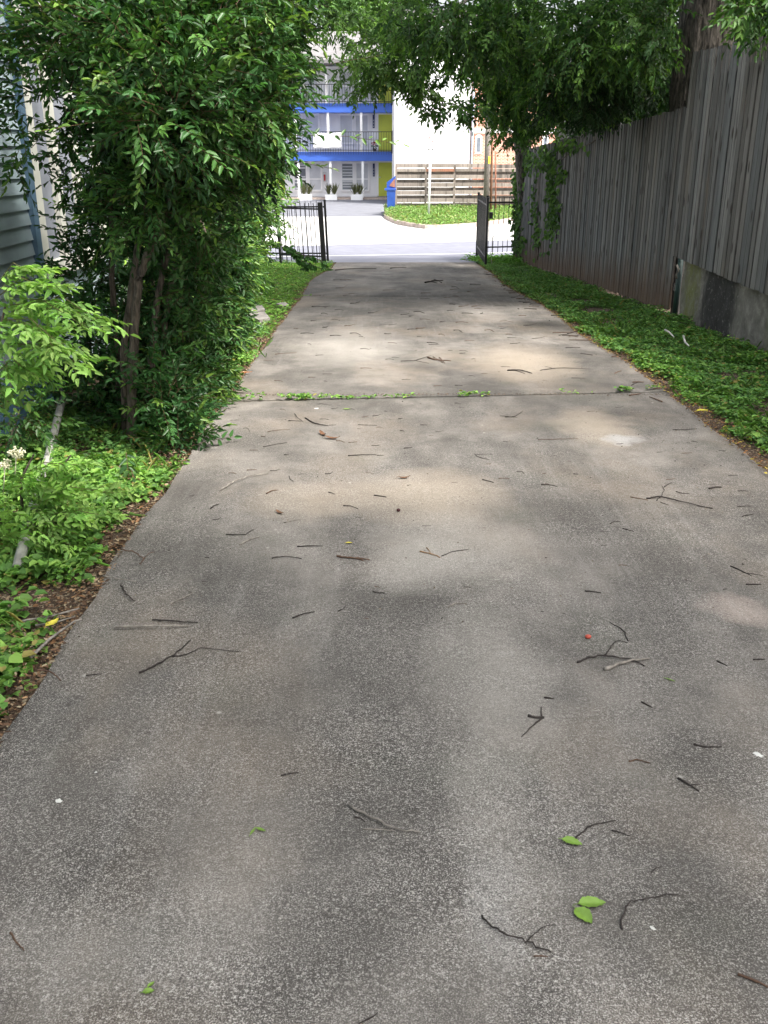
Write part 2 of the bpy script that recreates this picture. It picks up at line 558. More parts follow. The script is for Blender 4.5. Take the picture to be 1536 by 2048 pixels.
def in_blob(c, r, n, clumps=14, spread=.33, shell=.45):
    """points in an ellipsoid gathered into clumps, denser towards its skin"""
    c, r = np.array(c, float), np.array(r, float)
    k = max(3, clumps)
    cc = rnd_dir(k) * (shell + (1 - shell) * RNG.random((k, 1)))
    idx = RNG.integers(0, k, n)
    p = cc[idx] + RNG.normal(size=(n, 3)) * spread
    ln = np.linalg.norm(p, axis=1, keepdims=True)
    p = np.where(ln > 1.12, p / ln * (1.12 - .3 * RNG.random((n, 1))), p)
    return c + p * r, unit(p / r * r.mean())


def sprays(Lv, O, A, Ls, K, leafL, leafW, cols, newcol, new_p=.25, droop=.35, ang=.95, gravity=.3, stem=None, opp=False, jit=.28, stem_r=.0025):
    n = len(O)
    Ls = np.broadcast_to(np.asarray(Ls, float), (n,)) * (.7 + .6 * RNG.random(n))
    Np = unit(np.array([0, 0, 1.0]) + RNG.normal(size=(n, 3)) * .45)
    S = unit(np.cross(A, Np))
    Np = unit(np.cross(S, A))
    isnew = RNG.random(n) < new_p
    tone = .55 + .75 * RNG.random(n)
    base = np.array(cols)[RNG.integers(0, len(cols), n)] * tone[:, None]
    prev = O
    end = O + A * Ls[:, None] + np.array([0, 0, -1.0]) * (Ls * gravity)[:, None]
    midp = O + A * (Ls * .55)[:, None] + np.array([0, 0, -1.0]) * (Ls * gravity * .3)[:, None]
    if stem is not None:
        Lv.stems(O, midp, stem_r, stem)
        Lv.stems(midp, end, stem_r * .7, stem)
    for j in range(K):
        t = (j + 1) / K
        pos = O + A * (Ls * t)[:, None] + np.array([0, 0, -1.0]) * (Ls * gravity * t * t)[:, None]
        if j == K - 1:
            side = np.zeros(n)
        else:
            side = np.where(RNG.random(n) < .5, 1, -1) if False else np.full(n, 1 if j % 2 else -1)
        th = ang * (1.1 - .35 * t)
        for sd in ((1, -1) if opp and j < K - 1 else (None,)):
            s_ = side if sd is None else np.full(n, sd)
            D = A * math.cos(th) + S * (s_ * math.sin(th))[:, None] + RNG.normal(size=(n, 3)) * jit
            D[:, 2] -= droop * (.5 + RNG.random(n))
            if j == K - 1:
                D = A + RNG.normal(size=(n, 3)) * .2
                D[:, 2] -= droop * .8
            nn = Np + RNG.normal(size=(n, 3)) * .35
            f = np.clip((t - .35) / .65, 0, 1) * isnew * (.5 + .5 * RNG.random(n))
            c = base * (1 - f[:, None]) + np.array(newcol) * f[:, None]
            c = c * (.8 + .4 * RNG.random((n, 1)))
            sz = (1 - .3 * abs(t - .5)) * (.75 + .45 * RNG.random(n))
            Lv.leaves(pos, D, nn, leafL * sz, leafW * sz, c, bend=.1 + .15 * RNG.random())


# ================================================================== SETTING
# ground sheet
ys = np.concatenate([[-60, -20, -5], np.arange(0, 60, 1.0), [70, 100, 200, 500]])
ys = np.unique(np.concatenate([ys, GK[:, 0]]))
xs = np.array([-300, -60, -20, -8, -4, -2.6, -2, -1.3, 0, 1, 2.2, 3, 3.8, 6, 10, 20, 60, 300], float)
mb = MB()
vv = [(x, y, float(gz(y)) - .05) for y in ys for x in xs]
nx = len(xs)
mb.add(vv, [(i * nx + j, i * nx + j + 1, (i + 1) * nx + j + 1, (i + 1) * nx + j) for i in range(len(ys) - 1) for j in range(nx - 1)])
o = mb.build('ground', M['soil'])
tag(o, kind='structure')

# driveway slabs, edges read from the place
LE = [(3, 1466), (91, 1332), (151, 1235), (209, 1160), (242, 1096), (303, 1008), (333, 972), (381, 899), (426, 831), (453, 797), (485, 751), (517, 707), (551, 660), (582, 619), (604, 592), (617, 565), (634, 551), (661, 538)]
RE = [(1536, 939), (1487, 900), (1430, 859), (1385, 821), (1319, 772), (1256, 723), (1208, 697), (1161, 668), (1126, 638), (1085, 609), (1030, 581), (1005, 566), (985, 546), (970, 537)]
le = np.array([gnd(*p)[:2] for p in LE])
re_ = np.array([gnd(*p)[:2] for p in RE])


def lx(y):
    return float(np.interp(y, le[:, 1], le[:, 0]))


def rx(y):
    return float(np.interp(y, re_[:, 1], re_[:, 0]))


YJ1, YJ2 = float(gnd(880, 790)[1]), float(gnd(760, 592)[1])
YEND = float(gnd(780, 524)[1])


def slab(mb, y0, y1, off0=0, off1=0):
    """one poured slab between two joints with a small rounded edge; joints run slightly askew"""
    n = max(2, int((y1 - y0) / .12))
    m = 14
    rows = []
    for i in range(n + 1):
        t = i / n
        y = y0 + (y1 - y0) * t
        l, r = lx(y) + .006 * math.sin(y * 9.3) + .01 * math.sin(y * 2.7), rx(y) + .007 * math.sin(y * 7.1)
        row = []
        for j in range(m + 1):
            s_ = j / m
            x = l + (r - l) * s_
            sk = (off0 * (1 - t) + off1 * t) * (s_ - .5)
            z = float(gz(y))
            e = min(x - l, r - x, y - y0 if y0 > -50 else 9, y1 - y)
            row.append((x, y + sk, z - (.012 if e < .001 else 0)))
        rows.append(row)
    k = len(mb.v)
    vs = [p for r_ in rows for p in r_]
    W_ = m + 1
    fs = [(i * W_ + j, i * W_ + j + 1, (i + 1) * W_ + j + 1, (i + 1) * W_ + j) for i in range(n) for j in range(m)]
    mb.add(vs, fs)
    # skirt
    per = [i * W_ for i in range(n + 1)] + [n * W_ + j for j in range(1, m + 1)] + [i * W_ + m for i in range(n - 1, -1, -1)] + [j for j in range(m - 1, 0, -1)]
    low = [(vs[p][0], vs[p][1], vs[p][2] - .12) for p in per]
    k2 = len(mb.v)
    mb.v += low
    mb.c += [(1, 1, 1, 1)] * len(low)
    q = len(per)
    for i in range(q):
        a, b2 = per[i], per[(i + 1) % q]
        mb.f.append((k + a, k2 + i, k2 + (i + 1) % q, k + b2))


mb = MB()
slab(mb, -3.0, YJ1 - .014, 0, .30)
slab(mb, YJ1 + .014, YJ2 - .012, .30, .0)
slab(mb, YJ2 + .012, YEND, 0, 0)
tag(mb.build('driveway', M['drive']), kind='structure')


def strip(name, quad, mat, dz, n=24, kind='structure'):
    """a sheet laid over the ground: quad in ground xy, follows the ground profile"""
    a, b, c, d = [np.array(p, float) for p in quad]
    vs = []
    m = 10
    for i in range(n + 1):
        t = i / n
        p0, p1 = a + (d - a) * t, b + (c - b) * t
        for j in range(m + 1):
            p = p0 + (p1 - p0) * (j / m)
            vs.append((p[0], p[1], float(gz(p[1])) + dz))
    W_ = m + 1
    mb = MB().add(vs, [(i * W_ + j, i * W_ + j + 1, (i + 1) * W_ + j + 1, (i + 1) * W_ + j) for i in range(n) for j in range(m)])
    return tag(mb.build(name, mat), kind=kind)


# near lane, edge line, pale far lane and the car park beyond
pl, pr = gnd(661, 515), gnd(935, 500)
ld = unit((pr - pl)[None])[0]
la, lb = pl - ld * 60, pr + ld * 60
YR0 = YEND + .02


def line_y(x):
    return pl[1] + (x - pl[0]) * ld[1] / ld[0]


sl = .28   # the street runs askew to the drive
def sy(x, y0):
    return y0 + x * sl


strip('road', [(-40, YR0), (40, YR0), (40, 34 + 11), (-40, 34 - 11)], M['asphalt'], -.010)
strip('street_lane', [(-40, sy(-40, 30)), (40, sy(40, 30)), (40, 60), (-40, 60)], M['street'], -.002)
mb = MB()
p0, p1 = np.array([-30, sy(-30, 26.3)]), np.array([30, sy(30, 26.3)])
vs = []
for i in range(61):
    p = p0 + (p1 - p0) * i / 60
    vs += [(p[0], p[1], float(gz(p[1])) + .006), (p[0], p[1] + .16, float(gz(p[1] + .16)) + .006)]
mb.add(vs, [(2 * i, 2 * i + 2, 2 * i + 3, 2 * i + 1) for i in range(60)])
tag(mb.build('road_line', M['paint']), kind='structure')
pk = gnd(700, 434)
strip('parking_lot', [(-40, pk[1]), (1.2, pk[1] + .3), (1.2, 54.6), (-40, 54.6)], M['asphalt2'], .004)

# grass island with its kerb
isl = [(768, 436), (780, 443), (795, 449), (820, 454), (850, 458), (885, 458), (920, 456), (960, 453), (1010, 446), (1060, 436)]
ip = [gnd(*p) for p in isl]
mb = MB()
for i in range(len(ip) - 1):
    a, b = ip[i], ip[i + 1]
    d = unit((b - a)[None])[0]
    nrm = np.array([-d[1], d[0], 0]) * .16
    z0, z1 = float(gz(a[1])), float(gz(b[1]))
    vs = [(a[0], a[1], z0 - .03), (b[0], b[1], z1 - .03), (b[0] + nrm[0], b[1] + nrm[1], z1 - .03), (a[0] + nrm[0], a[1] + nrm[1], z0 - .03)]
    vs += [(x, y, z + .17) for x, y, z in vs]
    mb.add(vs, [(0, 1, 5, 4), (4, 5, 6, 7), (1, 2, 6, 5), (2, 3, 7, 6), (3, 0, 4, 7)])
tag(mb.build('kerb', M['kerb']), kind='structure')
FY = 43.0


def isl_front(x):
    return float(np.interp(x, [p[0] for p in ip], [p[1] for p in ip])) + .14


def isl_z(x, y):
    f = isl_front(x)
    t = min(1, max(0, (y - f) / max(.5, (FY - f))))
    return float(gz(y)) + .13 + .16 * math.sin(t * 1.5)


mb = MB()
nxx, nyy = 40, 14
vs = []
for i in range(nxx + 1):
    x = ip[0][0] + (ip[-1][0] - ip[0][0]) * i / nxx
    f = isl_front(x)
    for j in range(nyy + 1):
        y = f + (FY + 1.5 - f) * j / nyy
        vs.append((x, y, isl_z(x, y)))
mb.add(vs, [(i * (nyy + 1) + j, (i + 1) * (nyy + 1) + j, (i + 1) * (nyy + 1) + j + 1, i * (nyy + 1) + j + 1) for i in range(nxx) for j in range(nyy)])
tag(mb.build('verge', M['lawn']), kind='structure')


# ------------------------------------------------------------------ small plants on the ground
def cover(name, pts, zf, L, W, cols, mat, hgt=.06, label=None, cat='ground cover', up=.4, tuft=3):
    """low leaves; pts = base points (n,2)"""
    Lv = Leaves()
    n = len(pts)
    for k in range(tuft):
        P = np.zeros((n, 3))
        P[:, :2] = pts + RNG.normal(size=(n, 2)) * L * .6
        hf = .55 + .45 * np.sin(P[:, 0] * 5.1 + np.sin(P[:, 1] * 2.3) * 2) * np.sin(P[:, 1] * 3.7 + 1) + .25 * np.sin(P[:, 0] * 13 + P[:, 1] * 11)
        P[:, 2] = zf(P[:, 0], P[:, 1]) + hgt * 1.35 * np.clip(hf, .15, 1.4) * RNG.random(n) ** .8
        th = RNG.random(n) * 6.283
        D = np.stack([np.cos(th), np.sin(th), up * (RNG.random(n) - .25)], 1)
        nn = np.array([0, 0, 1.0]) + RNG.normal(size=(n, 3)) * .3
        c = np.array(cols)[RNG.integers(0, len(cols), n)] * (.55 + .8 * RNG.random((n, 1)))
        c = np.where(RNG.random((n, 1)) < .035, np.array([[.30, .26, .08]]), c)
        sz = .4 + 1.0 * RNG.random(n)
        Lv.leaves(P, D, nn, L * sz, W * sz, c, bend=.2, mid=.5)
    o = Lv.build(name, mat)
    return tag(o, label, cat, kind='stuff')


def patchy(n, x0, x1, y0, y1, keep, freq=1.6, thr=.0, seed=0):
    """random points thinned by a smooth field so the cover has gaps"""
    r = np.random.default_rng(seed + 5)
    ph = r.random((6, 3)) * 6.28
    k = (r.random((6, 2)) - .5) * 2 * freq * 2.2
    out = []
    tot = 0
    while tot < n:
        p = np.stack([x0 + (x1 - x0) * RNG.random(n * 2), y0 + (y1 - y0) * RNG.random(n * 2)], 1)
        f = sum(np.sin(p[:, 0] * k[i, 0] * 2 + p[:, 1] * k[i, 1] * 2 + ph[i, 0]) for i in range(6)) / 2.2
        m = (f > thr - .55 * RNG.random(len(p))) & keep(p)
        out.append(p[m])
        tot += m.sum()
        if len(out) > 30:
            break
    return np.concatenate(out)[:n]


gsoil = lambda x, y: gz(y) - .05
LXv = lambda y: np.interp(y, le[:, 1], le[:, 0])
RXv = lambda y: np.interp(y, re_[:, 1], re_[:, 0])
G1 = [(.12, .265, .07), (.092, .215, .06), (.15, .305, .075), (.19, .34, .08)]
G2 = [(.13, .27, .055), (.17, .33, .065), (.10, .22, .05), (.21, .36, .075)]

FENCE = [(3.25, 24.6), (3.79, 12.7), (3.82, 9.4), (3.86, 2.0)]


def fx(y):
    return np.interp(y, [2.0, 9.4, 12.7, 24.6], [3.86, 3.82, 3.79, 3.25])


# right strip: dense green cover, thinning to litter beside the concrete
def keepR(p):
    e = p[:, 0] - RXv(p[:, 1])
    w = .09 + .13 * (1 - np.clip((p[:, 1] - 4) / 9, 0, 1)) + .05 * np.sin(p[:, 1] * 5) + .05 * np.sin(p[:, 1] * 13 + 1)
    return (e > w) & (p[:, 0] < fx(p[:, 1]) - .05)


pts = patchy(24000, 2.1, 3.9, 4.6, 24.6, keepR, 1.5, -.75, 1)
cover('weed_cover', pts, gsoil, .033, .026, G1, M['cover'], .075, 'dark green leafy weeds covering the strip between concrete and wooden fence')
pts = patchy(3600, 2.1, 3.9, 4.2, 11, keepR, 1.6, .35, 2)
cover('weed_cover', pts, gsoil, .038, .028, G2, M['cover'], .09, 'brighter yellow-green weeds scattered in the strip below the stained concrete wall')


# left lawn patch by the iron gate
def keepL(p):
    return (p[:, 0] < LXv(p[:, 1]) - .05 - .03 * np.sin(p[:, 1] * 7))


pts = patchy(22000, -4.5, -1.1, 11.0, 24.3, keepL, 1.0, -1.5, 3)
cover('lawn_cover', pts, gsoil, .038, .026, [(.14, .29, .05), (.18, .35, .06), (.11, .24, .045), (.21, .37, .07)], M['cover'], .07, 'bright green low lawn cover left of the drive by the iron gate', 'lawn')
pts = patchy(7000, -2.6, -1.15, 5.9, 11.8, keepL, 1.6, -.05, 4)
cover('weed_cover', pts, gsoil, .030, .024, G2, M['cover'], .08, 'light green weeds along the left edge of the drive below the hedge')
# near left bed
def keepN(p):
    e = LXv(p[:, 1]) - p[:, 0]
    return (e > .09 + .07 * np.sin(p[:, 1] * 3.1 + 1) + .03 * np.sin(p[:, 1] * 14))


pts = patchy(5200, -2.4, -1.1, 3.3, 5.5, keepN, 1.35, -.1, 7)
cover('weed_cover', pts, gsoil, .036, .031, G2, M['cover'], .09, 'fresh green round-leaved weeds in the bed beside the white pipe')
pts = patchy(620, -1.75, -1.26, 2.5, 3.35, keepN, 1.7, -.1, 9)
cover('weed_cover', patchy(1500, -2.5, -1.35, 5.3, 7.0, keepN, 1.6, .1, 21), gsoil, .032, .026, G1, M['cover'], .08, 'sparse shaded weeds on the dark soil around the stems of the tree')
cover('weed_cover', pts, gsoil, .040, .036, G2, M['cover'], .09, 'clump of round-leaved weeds at the near left corner of the drive')
# far island grass
mbk = lambda p: (p[:, 1] > np.array([isl_front(x) for x in p[:, 0]]))
pts = patchy(9000, ip[0][0] + .1, ip[-1][0], ip[5][1], FY + .8, mbk, .5, -1.2, 12)
zi = np.vectorize(isl_z)
cover('grass', pts, lambda x, y: zi(x, y), .10, .03, [(.17, .31, .08), (.21, .34, .10), (.28, .32, .14), (.15, .27, .07)], M['cover'], .08, 'bright green grass on the kerbed corner across the street', 'grass', up=1.6, tuft=2)
pts = patchy(700, 1.95, 3.4, YEND - .8, YEND + 2.6, lambda p: p[:, 0] > 2.0 + .3 * np.abs(p[:, 1] - YEND - .9), 1, -1.2, 13)
cover('grass', pts, gsoil, .10, .03, [(.13, .30, .05), (.16, .34, .06)], M['cover'], .10, 'light green grass around the right gate leaf at the street', 'grass', up=1.2)


pts = patchy(380, 2.2, 3.8, 4.6, 20, keepR, 2.2, .5, 31)
cover('grass_blades', pts, gsoil, .12, .008, [(.12, .24, .06), (.16, .27, .07)], M['cover'], .04, 'thin grass blades among the weeds below the picket fence', 'grass', up=2.6, tuft=5)
pts = patchy(420, -2.2, -1.1, 3.1, 11, keepN, 2.2, .4, 32)
cover('grass_blades', pts, gsoil, .11, .007, [(.14, .28, .06), (.18, .31, .07)], M['cover'], .03, 'thin grass blades among the weeds along the left edge', 'grass', up=2.6, tuft=5)
# leaf litter / mulch chips along both edges
def litter(name, pts, cols, label, L=.021):
    Lv = Leaves()
    n = len(pts)
    P = np.zeros((n, 3))
    P[:, :2] = pts
    inside = (pts[:, 0] > LXv(pts[:, 1])) & (pts[:, 0] < RXv(pts[:, 1]))
    P[:, 2] = gz(pts[:, 1]) + np.where(inside, .004, -.045 + .03 * RNG.random(n))
    th = RNG.random(n) * 6.283
    D = np.stack([np.cos(th), np.sin(th), .15 * RNG.random(n)], 1)
    nn = np.array([0, 0, 1.0]) + RNG.normal(size=(n, 3)) * .35
    c = np.array(cols)[RNG.integers(0, len(cols), n)] * (.5 + .8 * RNG.random((n, 1)))
    sz = .4 + .9 * RNG.random(n)
    Lv.leaves(P, D, nn, L * sz, L * .45 * sz, c, bend=-.1)
    return tag(Lv.build(name, M['litter']), label, 'leaf litter', kind='stuff')


n = 15000
y = 2.3 + 21 * RNG.random(n) ** 1.25
e = np.abs(RNG.normal(size=n)) * .14
pts = np.stack([LXv(y) - e + .015, y], 1)
litter('leaf_litter', pts, [(.17, .10, .06), (.11, .065, .04), (.28, .17, .09), (.33, .27, .18), (.07, .045, .03)], 'reddish brown mulch and dry leaves along the left edge of the drive')
n = 15000
y = 3.6 + 19 * RNG.random(n) ** 1.2
e = np.abs(RNG.normal(size=n)) * .20
pts = np.stack([RXv(y) + e - .04, y], 1)
litter('leaf_litter', pts, [(.10, .065, .045), (.07, .045, .03), (.15, .10, .06), (.34, .28, .05), (.28, .14, .06), (.05, .035, .03)], 'dark leaf litter with yellow leaves along the right edge of the drive')
n = 5200
y = 3 + 19 * RNG.random(n)
l_, r_ = LXv(y), RXv(y)
t_ = np.where(RNG.random(n) < .45, 1 - np.abs(RNG.normal(size=n)) * .16, RNG.random(n))
x = l_ + (r_ - l_) * np.clip(t_, .01, .99)
litter('leaf_litter', np.stack([x, y], 1), [(.035, .028, .022), (.05, .035, .025), (.10, .07, .045), (.20, .17, .13)], 'tiny dark crumbs of bark and leaf strewn over the driveway', .010)
n = 900
y = np.where(RNG.random(n) < .8, YJ1, YJ2) + RNG.normal(size=n) * .02
x = -1.2 + 3.4 * RNG.random(n)
litter('leaf_litter', np.stack([x, y], 1), [(.05, .035, .025), (.12, .08, .05)], 'brown debris caught in the slab joints', .014)
n = 6500
pts = np.stack([-2.6 + 1.5 * RNG.random(n), 2.2 + 4.6 * RNG.random(n)], 1)
pts = pts[pts[:, 0] < LXv(pts[:, 1]) - .02]
litter('leaf_litter', pts, [(.22, .12, .06), (.12, .07, .045), (.3, .22, .14)], 'brown dry leaves on the soil of the near left bed', .028)

# weeds in the expansion joint
jp = []
for (u0, u1, v, dens) in [(480, 520, 799, 14), (560, 590, 797, 16), (598, 618, 797, 44), (640, 705, 796, 26), (705, 830, 794, 22), (925, 945, 791, 18), (965, 976, 791, 8), (1235, 1262, 782, 24), (1290, 1320, 779, 8), (1000, 1200, 787, 6), (604, 622, 592, 8)]:
    a, b = gnd(u0, v), gnd(u1, v + (-1 if u1 < 1200 else -2))
    t = RNG.random(dens)[:, None]
    jp.append((a + (b - a) * t)[:, :2] + RNG.normal(size=(dens, 2)) * [.01, .012])
jp = np.concatenate(jp)
cover('joint_weeds', jp, lambda x, y: gz(y), .026, .017, G2, M['cover'], .03, 'small green weeds growing along the joints of the driveway slabs', 'weeds', up=.8)


# ================================================================== RIGHT FENCE
def board_fence(name, segs, z0f, z1f, label, w=.14, tone=.20, mud=True, rails=3, hf=1.0):
    root = empty(name, (segs[0][0], segs[0][1], float(gz(segs[0][1]))), label, 'fence')
    p = MB()
    ptb = MB()
    (xa, ya), (xb, yb) = segs
    d = np.array([xb - xa, yb - ya])
    Ltot = float(np.hypot(*d))
    d = d / Ltot
    nrm = np.array([-d[1], d[0]])
    if nrm[0] > 0:
        nrm = -nrm           # towards the drive
    s = 0.0
    i = 0
    while s < Ltot:
        ww = w * random.uniform(.82, 1.06)
        a = np.array([xa, ya]) + d * (s + .004)
        b = np.array([xa, ya]) + d * min(Ltot, s + ww - random.uniform(.006, .011))
        t = (s + ww / 2) / Ltot
        zb = z0f(t) + (random.uniform(-.02, .015) if mud else random.uniform(-.008, .006))
        zt = z1f(t) + random.uniform(-.014, .016)
        off = nrm * random.uniform(-.005, .006)
        th = nrm * .018
        tn = tone * random.choice([.66, .78, .88, .95, 1.0, 1.05, 1.15, 1.25])
        wm = random.uniform(-.008, .008)
        tilt = d * random.uniform(-.002, .002)
        vs, cs = [], []
        nz = 8
        for k in range(nz + 1):
            z = zb + (zt - zb) * k / nz
            sh = tilt * (k / nz)
            cut = .0
            if k == nz:
                cut = .018
            pa, pb = a + off + sh + d * cut, b + off + sh - d * cut
            e_ = d * .011
            for q, f_ in ((pa + th * .75, .30), (pa + e_ + th, .95), (pb - e_ + th, .95), (pb + th * .75, .30), (pb, .12), (pa, .12)):  # edges and backs darkened: dirt in grooves plus painted-in gap shade
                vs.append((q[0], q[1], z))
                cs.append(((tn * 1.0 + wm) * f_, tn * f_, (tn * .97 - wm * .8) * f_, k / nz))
        fs = []
        for k in range(nz):
            for j in range(6):
                fs.append((k * 6 + j, k * 6 + (j + 1) % 6, (k + 1) * 6 + (j + 1) % 6, (k + 1) * 6 + j))
        fs += [(5, 4, 3, 2, 1, 0), tuple(nz * 6 + q for q in range(6))]
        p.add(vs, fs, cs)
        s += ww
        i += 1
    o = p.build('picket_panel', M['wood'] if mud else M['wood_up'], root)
    for k in range(rails):
        q = MB()
        f = [.12, .5, .88][k]
        a = np.array([xa, ya]) - nrm * .035
        b = np.array([xb, yb]) - nrm * .035
        q.beam((a[0], a[1], z0f(0) + (z1f(0) - z0f(0)) * f), (b[0], b[1], z0f(1) + (z1f(1) - z0f(1)) * f), .04, .09, col=(.16, .15, .14, 1))
        q.build('rail', M['wood_far'], root)
    npst = int(Ltot / 2.4) + 1
    for k in range(npst + 1):
        t = k / npst
        c = np.array([xa, ya]) + d * Ltot * t - nrm * .11
        q = MB().box(c[0] - .045, c[0] + .045, c[1] - .045, c[1] + .045, float(gz(c[1])) - .1, z1f(t) - .1, (.15, .14, .13, 1))
        q.build('post', M['wood_far'], root)
    return root


# lower run: from the street end up to the step
zA0, zA1 = float(gz(24.6)) + .0, float(at(1340, 621, 12.7)[2])
zT0, zT1 = float(at(1030, 303, 24.6)[2]), float(at(1350, 212, 12.7)[2])
board_fence('board_fence', ((3.25, 24.6), (3.79, 12.72)), lambda t: zA0 + (zA1 - zA0) * t, lambda t: zT0 + (zT1 - zT0) * t,
            'weathered grey picket fence with brown-stained foot and creeper near the street gate', tone=.188)
zU = float(at(1536, 590, 9.4)[2])
zUT = float(at(1536, 48, 9.4)[2])
up_root = board_fence('board_fence', ((3.765, 12.78), (3.80, 1.6)), lambda t: .315 - .05 * min(1, t * 3), lambda t: 2.70 - .08 * min(1, t * 3),
                      'taller grey picket fence standing on the stained concrete wall beside the big trunk', tone=.188, mud=False)

# retaining wall below the upper fence
root = empty('retaining_wall', (3.85, 9, float(gz(9))), 'low concrete retaining wall with black and mossy stains under the taller fence', 'wall')
mb = MB()
n = 60
vs = []
for i in range(n + 1):
    y_ = 12.45 + (1.6 - 12.45) * i / n
    x_ = 3.83 + .006 * math.sin(i * 1.7)
    for k in range(6):
        z_ = -.55 + (.62 + .55 - .25) * k / 5
        vs.append((x_ + .008 * math.sin(i * 2.3 + k * 1.9), y_, z_))
mb.add(vs, [(i * 6 + k, (i + 1) * 6 + k, (i + 1) * 6 + k + 1, i * 6 + k + 1) for i in range(n) for k in range(5)])
mb.box(3.85, 4.05, 1.6, 12.45, -.6, .365)
mb.build('wall_body', M['retain'], root)
# dark downpipe-like post in the gap under the step
root = empty('metal_post', (3.84, 12.6, float(gz(12.6))), 'dark green metal post in the gap between picket fence and concrete wall', 'post')
MB().tube([(3.82, 12.58, -.55), (3.82, 12.58, .30)], .035, 10).build('post_shaft', plain('dark_green_metal', (.02, .045, .04), .5), root)
MB().tube([(3.78, 12.55, .05), (3.76, 12.52, .10), (3.79, 12.53, .16), (3.76, 12.54, .22)], .012, 6).build('bracket', M['twig_p'], root)

# ================================================================== IRON FENCES AND GATES
def iron_panel(root, a, b, zb, zt, sp, post_a=False, post_b=False, lean=0.0, r=.008, rail=.014, name='bar'):
    a, b = np.array(a, float), np.array(b, float)
    L_ = float(np.hypot(*(b - a)))
    d = (b - a) / L_
    for f in (.90, .09):
        z = zb + (zt - zb) * f
        sh = lean * (z - zb)
        MB().beam((a[0] + sh, a[1], z), (b[0] + sh, b[1], z), .022, .035).build('rail', M['black'], root)
    n_ = int(L_ / sp)
    for i in range(n_ + 1):
        p = a + d * (i + .5) * L_ / (n_ + 1)
        jj = random.uniform(-.004, .004)
        MB().beam((p[0] + jj, p[1], zb - .03), (p[0] + lean * (zt - zb) - jj, p[1], zt), r * 2, r * 2, up=(0, 1, 0)).build(name, M['black'], root)
    for c, on in ((a, post_a), (b, post_b)):
        if on:
            MB().beam((c[0], c[1], zb - .12), (c[0] + lean * (zt - zb), c[1], zt + .03), .055, .055, up=(0, 1, 0)).build('post', M['black'], root)


# left: fixed fence behind, gate leaf folded back in front of it
YF = 24.0
zb, zt = float(gz(YF)) + .05, float(at(600, 402, YF)[2])
xp = float(at(655, 470, YF)[0])
root = empty('iron_fence', (xp, YF, zb), 'black iron railing fence running left behind the open gate leaf', 'fence')
iron_panel(root, (xp - 5.2, YF), (xp - .0, YF), zb, zt, .135, True, True, lean=-.04, r=.006)
zb2 = float(gz(23.0)) + .06
q0, q1 = at(561, 500, 23.2), at(648, 500, 22.7)
root = empty('gate_leaf', (q1[0], q1[1], zb2), 'black iron gate leaf standing open on the left side of the drive', 'gate')
zt2 = float(at(600, 405, 23.0)[2])
iron_panel(root, (q0[0], 23.2), (q1[0], 22.7), zb2, zt2, .125, True, False, lean=-.055, r=.009)
MB().beam((q1[0], 22.7, zb2 - .2), (q1[0] - .05 * 1.4, 22.7, zt2 + .02), .11, .09, up=(0, 1, 0)).build('latch_post', M['black'], root)
MB().box(q0[0] - .06, q0[0] + .03, 23.12, 23.18, zb2 + 1.02, zb2 + 1.10).build('latch', M['black'], root)
# right: leaf seen along its length, swung open towards the viewer
g0, g1 = gnd(953, 517), gnd(971, 530)
zt3 = float(at(972, 398, g1[1])[2])
root = empty('gate_leaf', (g0[0], g0[1], float(gz(g0[1]))), 'black iron gate leaf seen edge-on on the right side of the drive', 'gate')
iron_panel(root, (g0[0] + .03, g0[1] + .3), (g1[0], g1[1]), float(gz(g1[1])) + .04, zt3, .10, True, True, lean=.0, r=.011)
MB().box(g1[0] + .04, g1[0] + .12, g1[1] - .05, g1[1] + .06, zt3 - .42, zt3 - .28).build('lock_box', M['black'], root)
MB().tube([(g1[0] + .13, g1[1] - .03, float(gz(g1[1])) + .02), (g1[0] + .13, g1[1] - .03, float(gz(g1[1])) + .62), (g1[0] + .19, g1[1] - .03, float(gz(g1[1])) + .63)], .008, 6).build('drop_rod', M['galv'], root)
root = empty('iron_fence', (g0[0], YF, float(gz(YF))), 'short black iron railing between right gate leaf and picket fence', 'fence')
x0_, x1_ = float(at(973, 450, YF + .1)[0]), 3.22
iron_panel(root, (x0_, YF + .1), (x1_, YF + .25), float(at(990, 505, YF)[2]), float(at(990, 394, YF)[2]), .125, True, False, lean=.0, r=.007)

# ================================================================== FAR SIDE OF THE STREET
# slatted fence
root = empty('slat_fence', tuple(gnd(793, 426)), 'bleached horizontal board fence across the street behind the street sign', 'fence')
sx = lambda u: float(at(u, 400, FY)[0])
zz = lambda v: float(at(800, v, FY)[2])
bd = [(328, 336, 0), (337, 343, 0)] + [(349.5 + 15.7 * k, 357.5 + 15.7 * k, 0) for k in range(6)] + [(343 + 15.7 * k, 350 + 15.7 * k, 1) for k in range(6)]
fr, bk = MB(), MB()
for (va, vb, back) in bd:
    segs = [(793, 851), (851, 908), (908, 968), (968, 1040), (1040, 1110)]
    for (ua, ub) in segs:
        t = random.uniform(.8, 1.25) * (.24 if not back else .14)
        if not back and va == 337 and ua == 851:
            colr = (.30, .15, .10, 1)
        else:
            colr = (t * 1.10, t * .95, t * .83, 1)
        q = fr if not back else bk
        yy = FY - .03 if not back else FY + .09
        dz = random.uniform(-.015, .015)
        q.box(sx(ua) + .004, sx(ub) - .004, yy, yy + .022, zz(vb) + dz, zz(va) + dz, colr)
fr.build('front_boards', M['wood_far'], root)
bk.build('rear_boards', M['wood_far'], root)
for u_ in (792, 851, 908, 968, 1040):
    MB().box(sx(u_) - .045, sx(u_) + .045, FY - .005 if u_ != 792 else FY - .06, FY + .085, zz(430), zz(330 if u_ != 792 else 327), (.26, .22, .19, 1)).build('post', M['wood_far'], root)

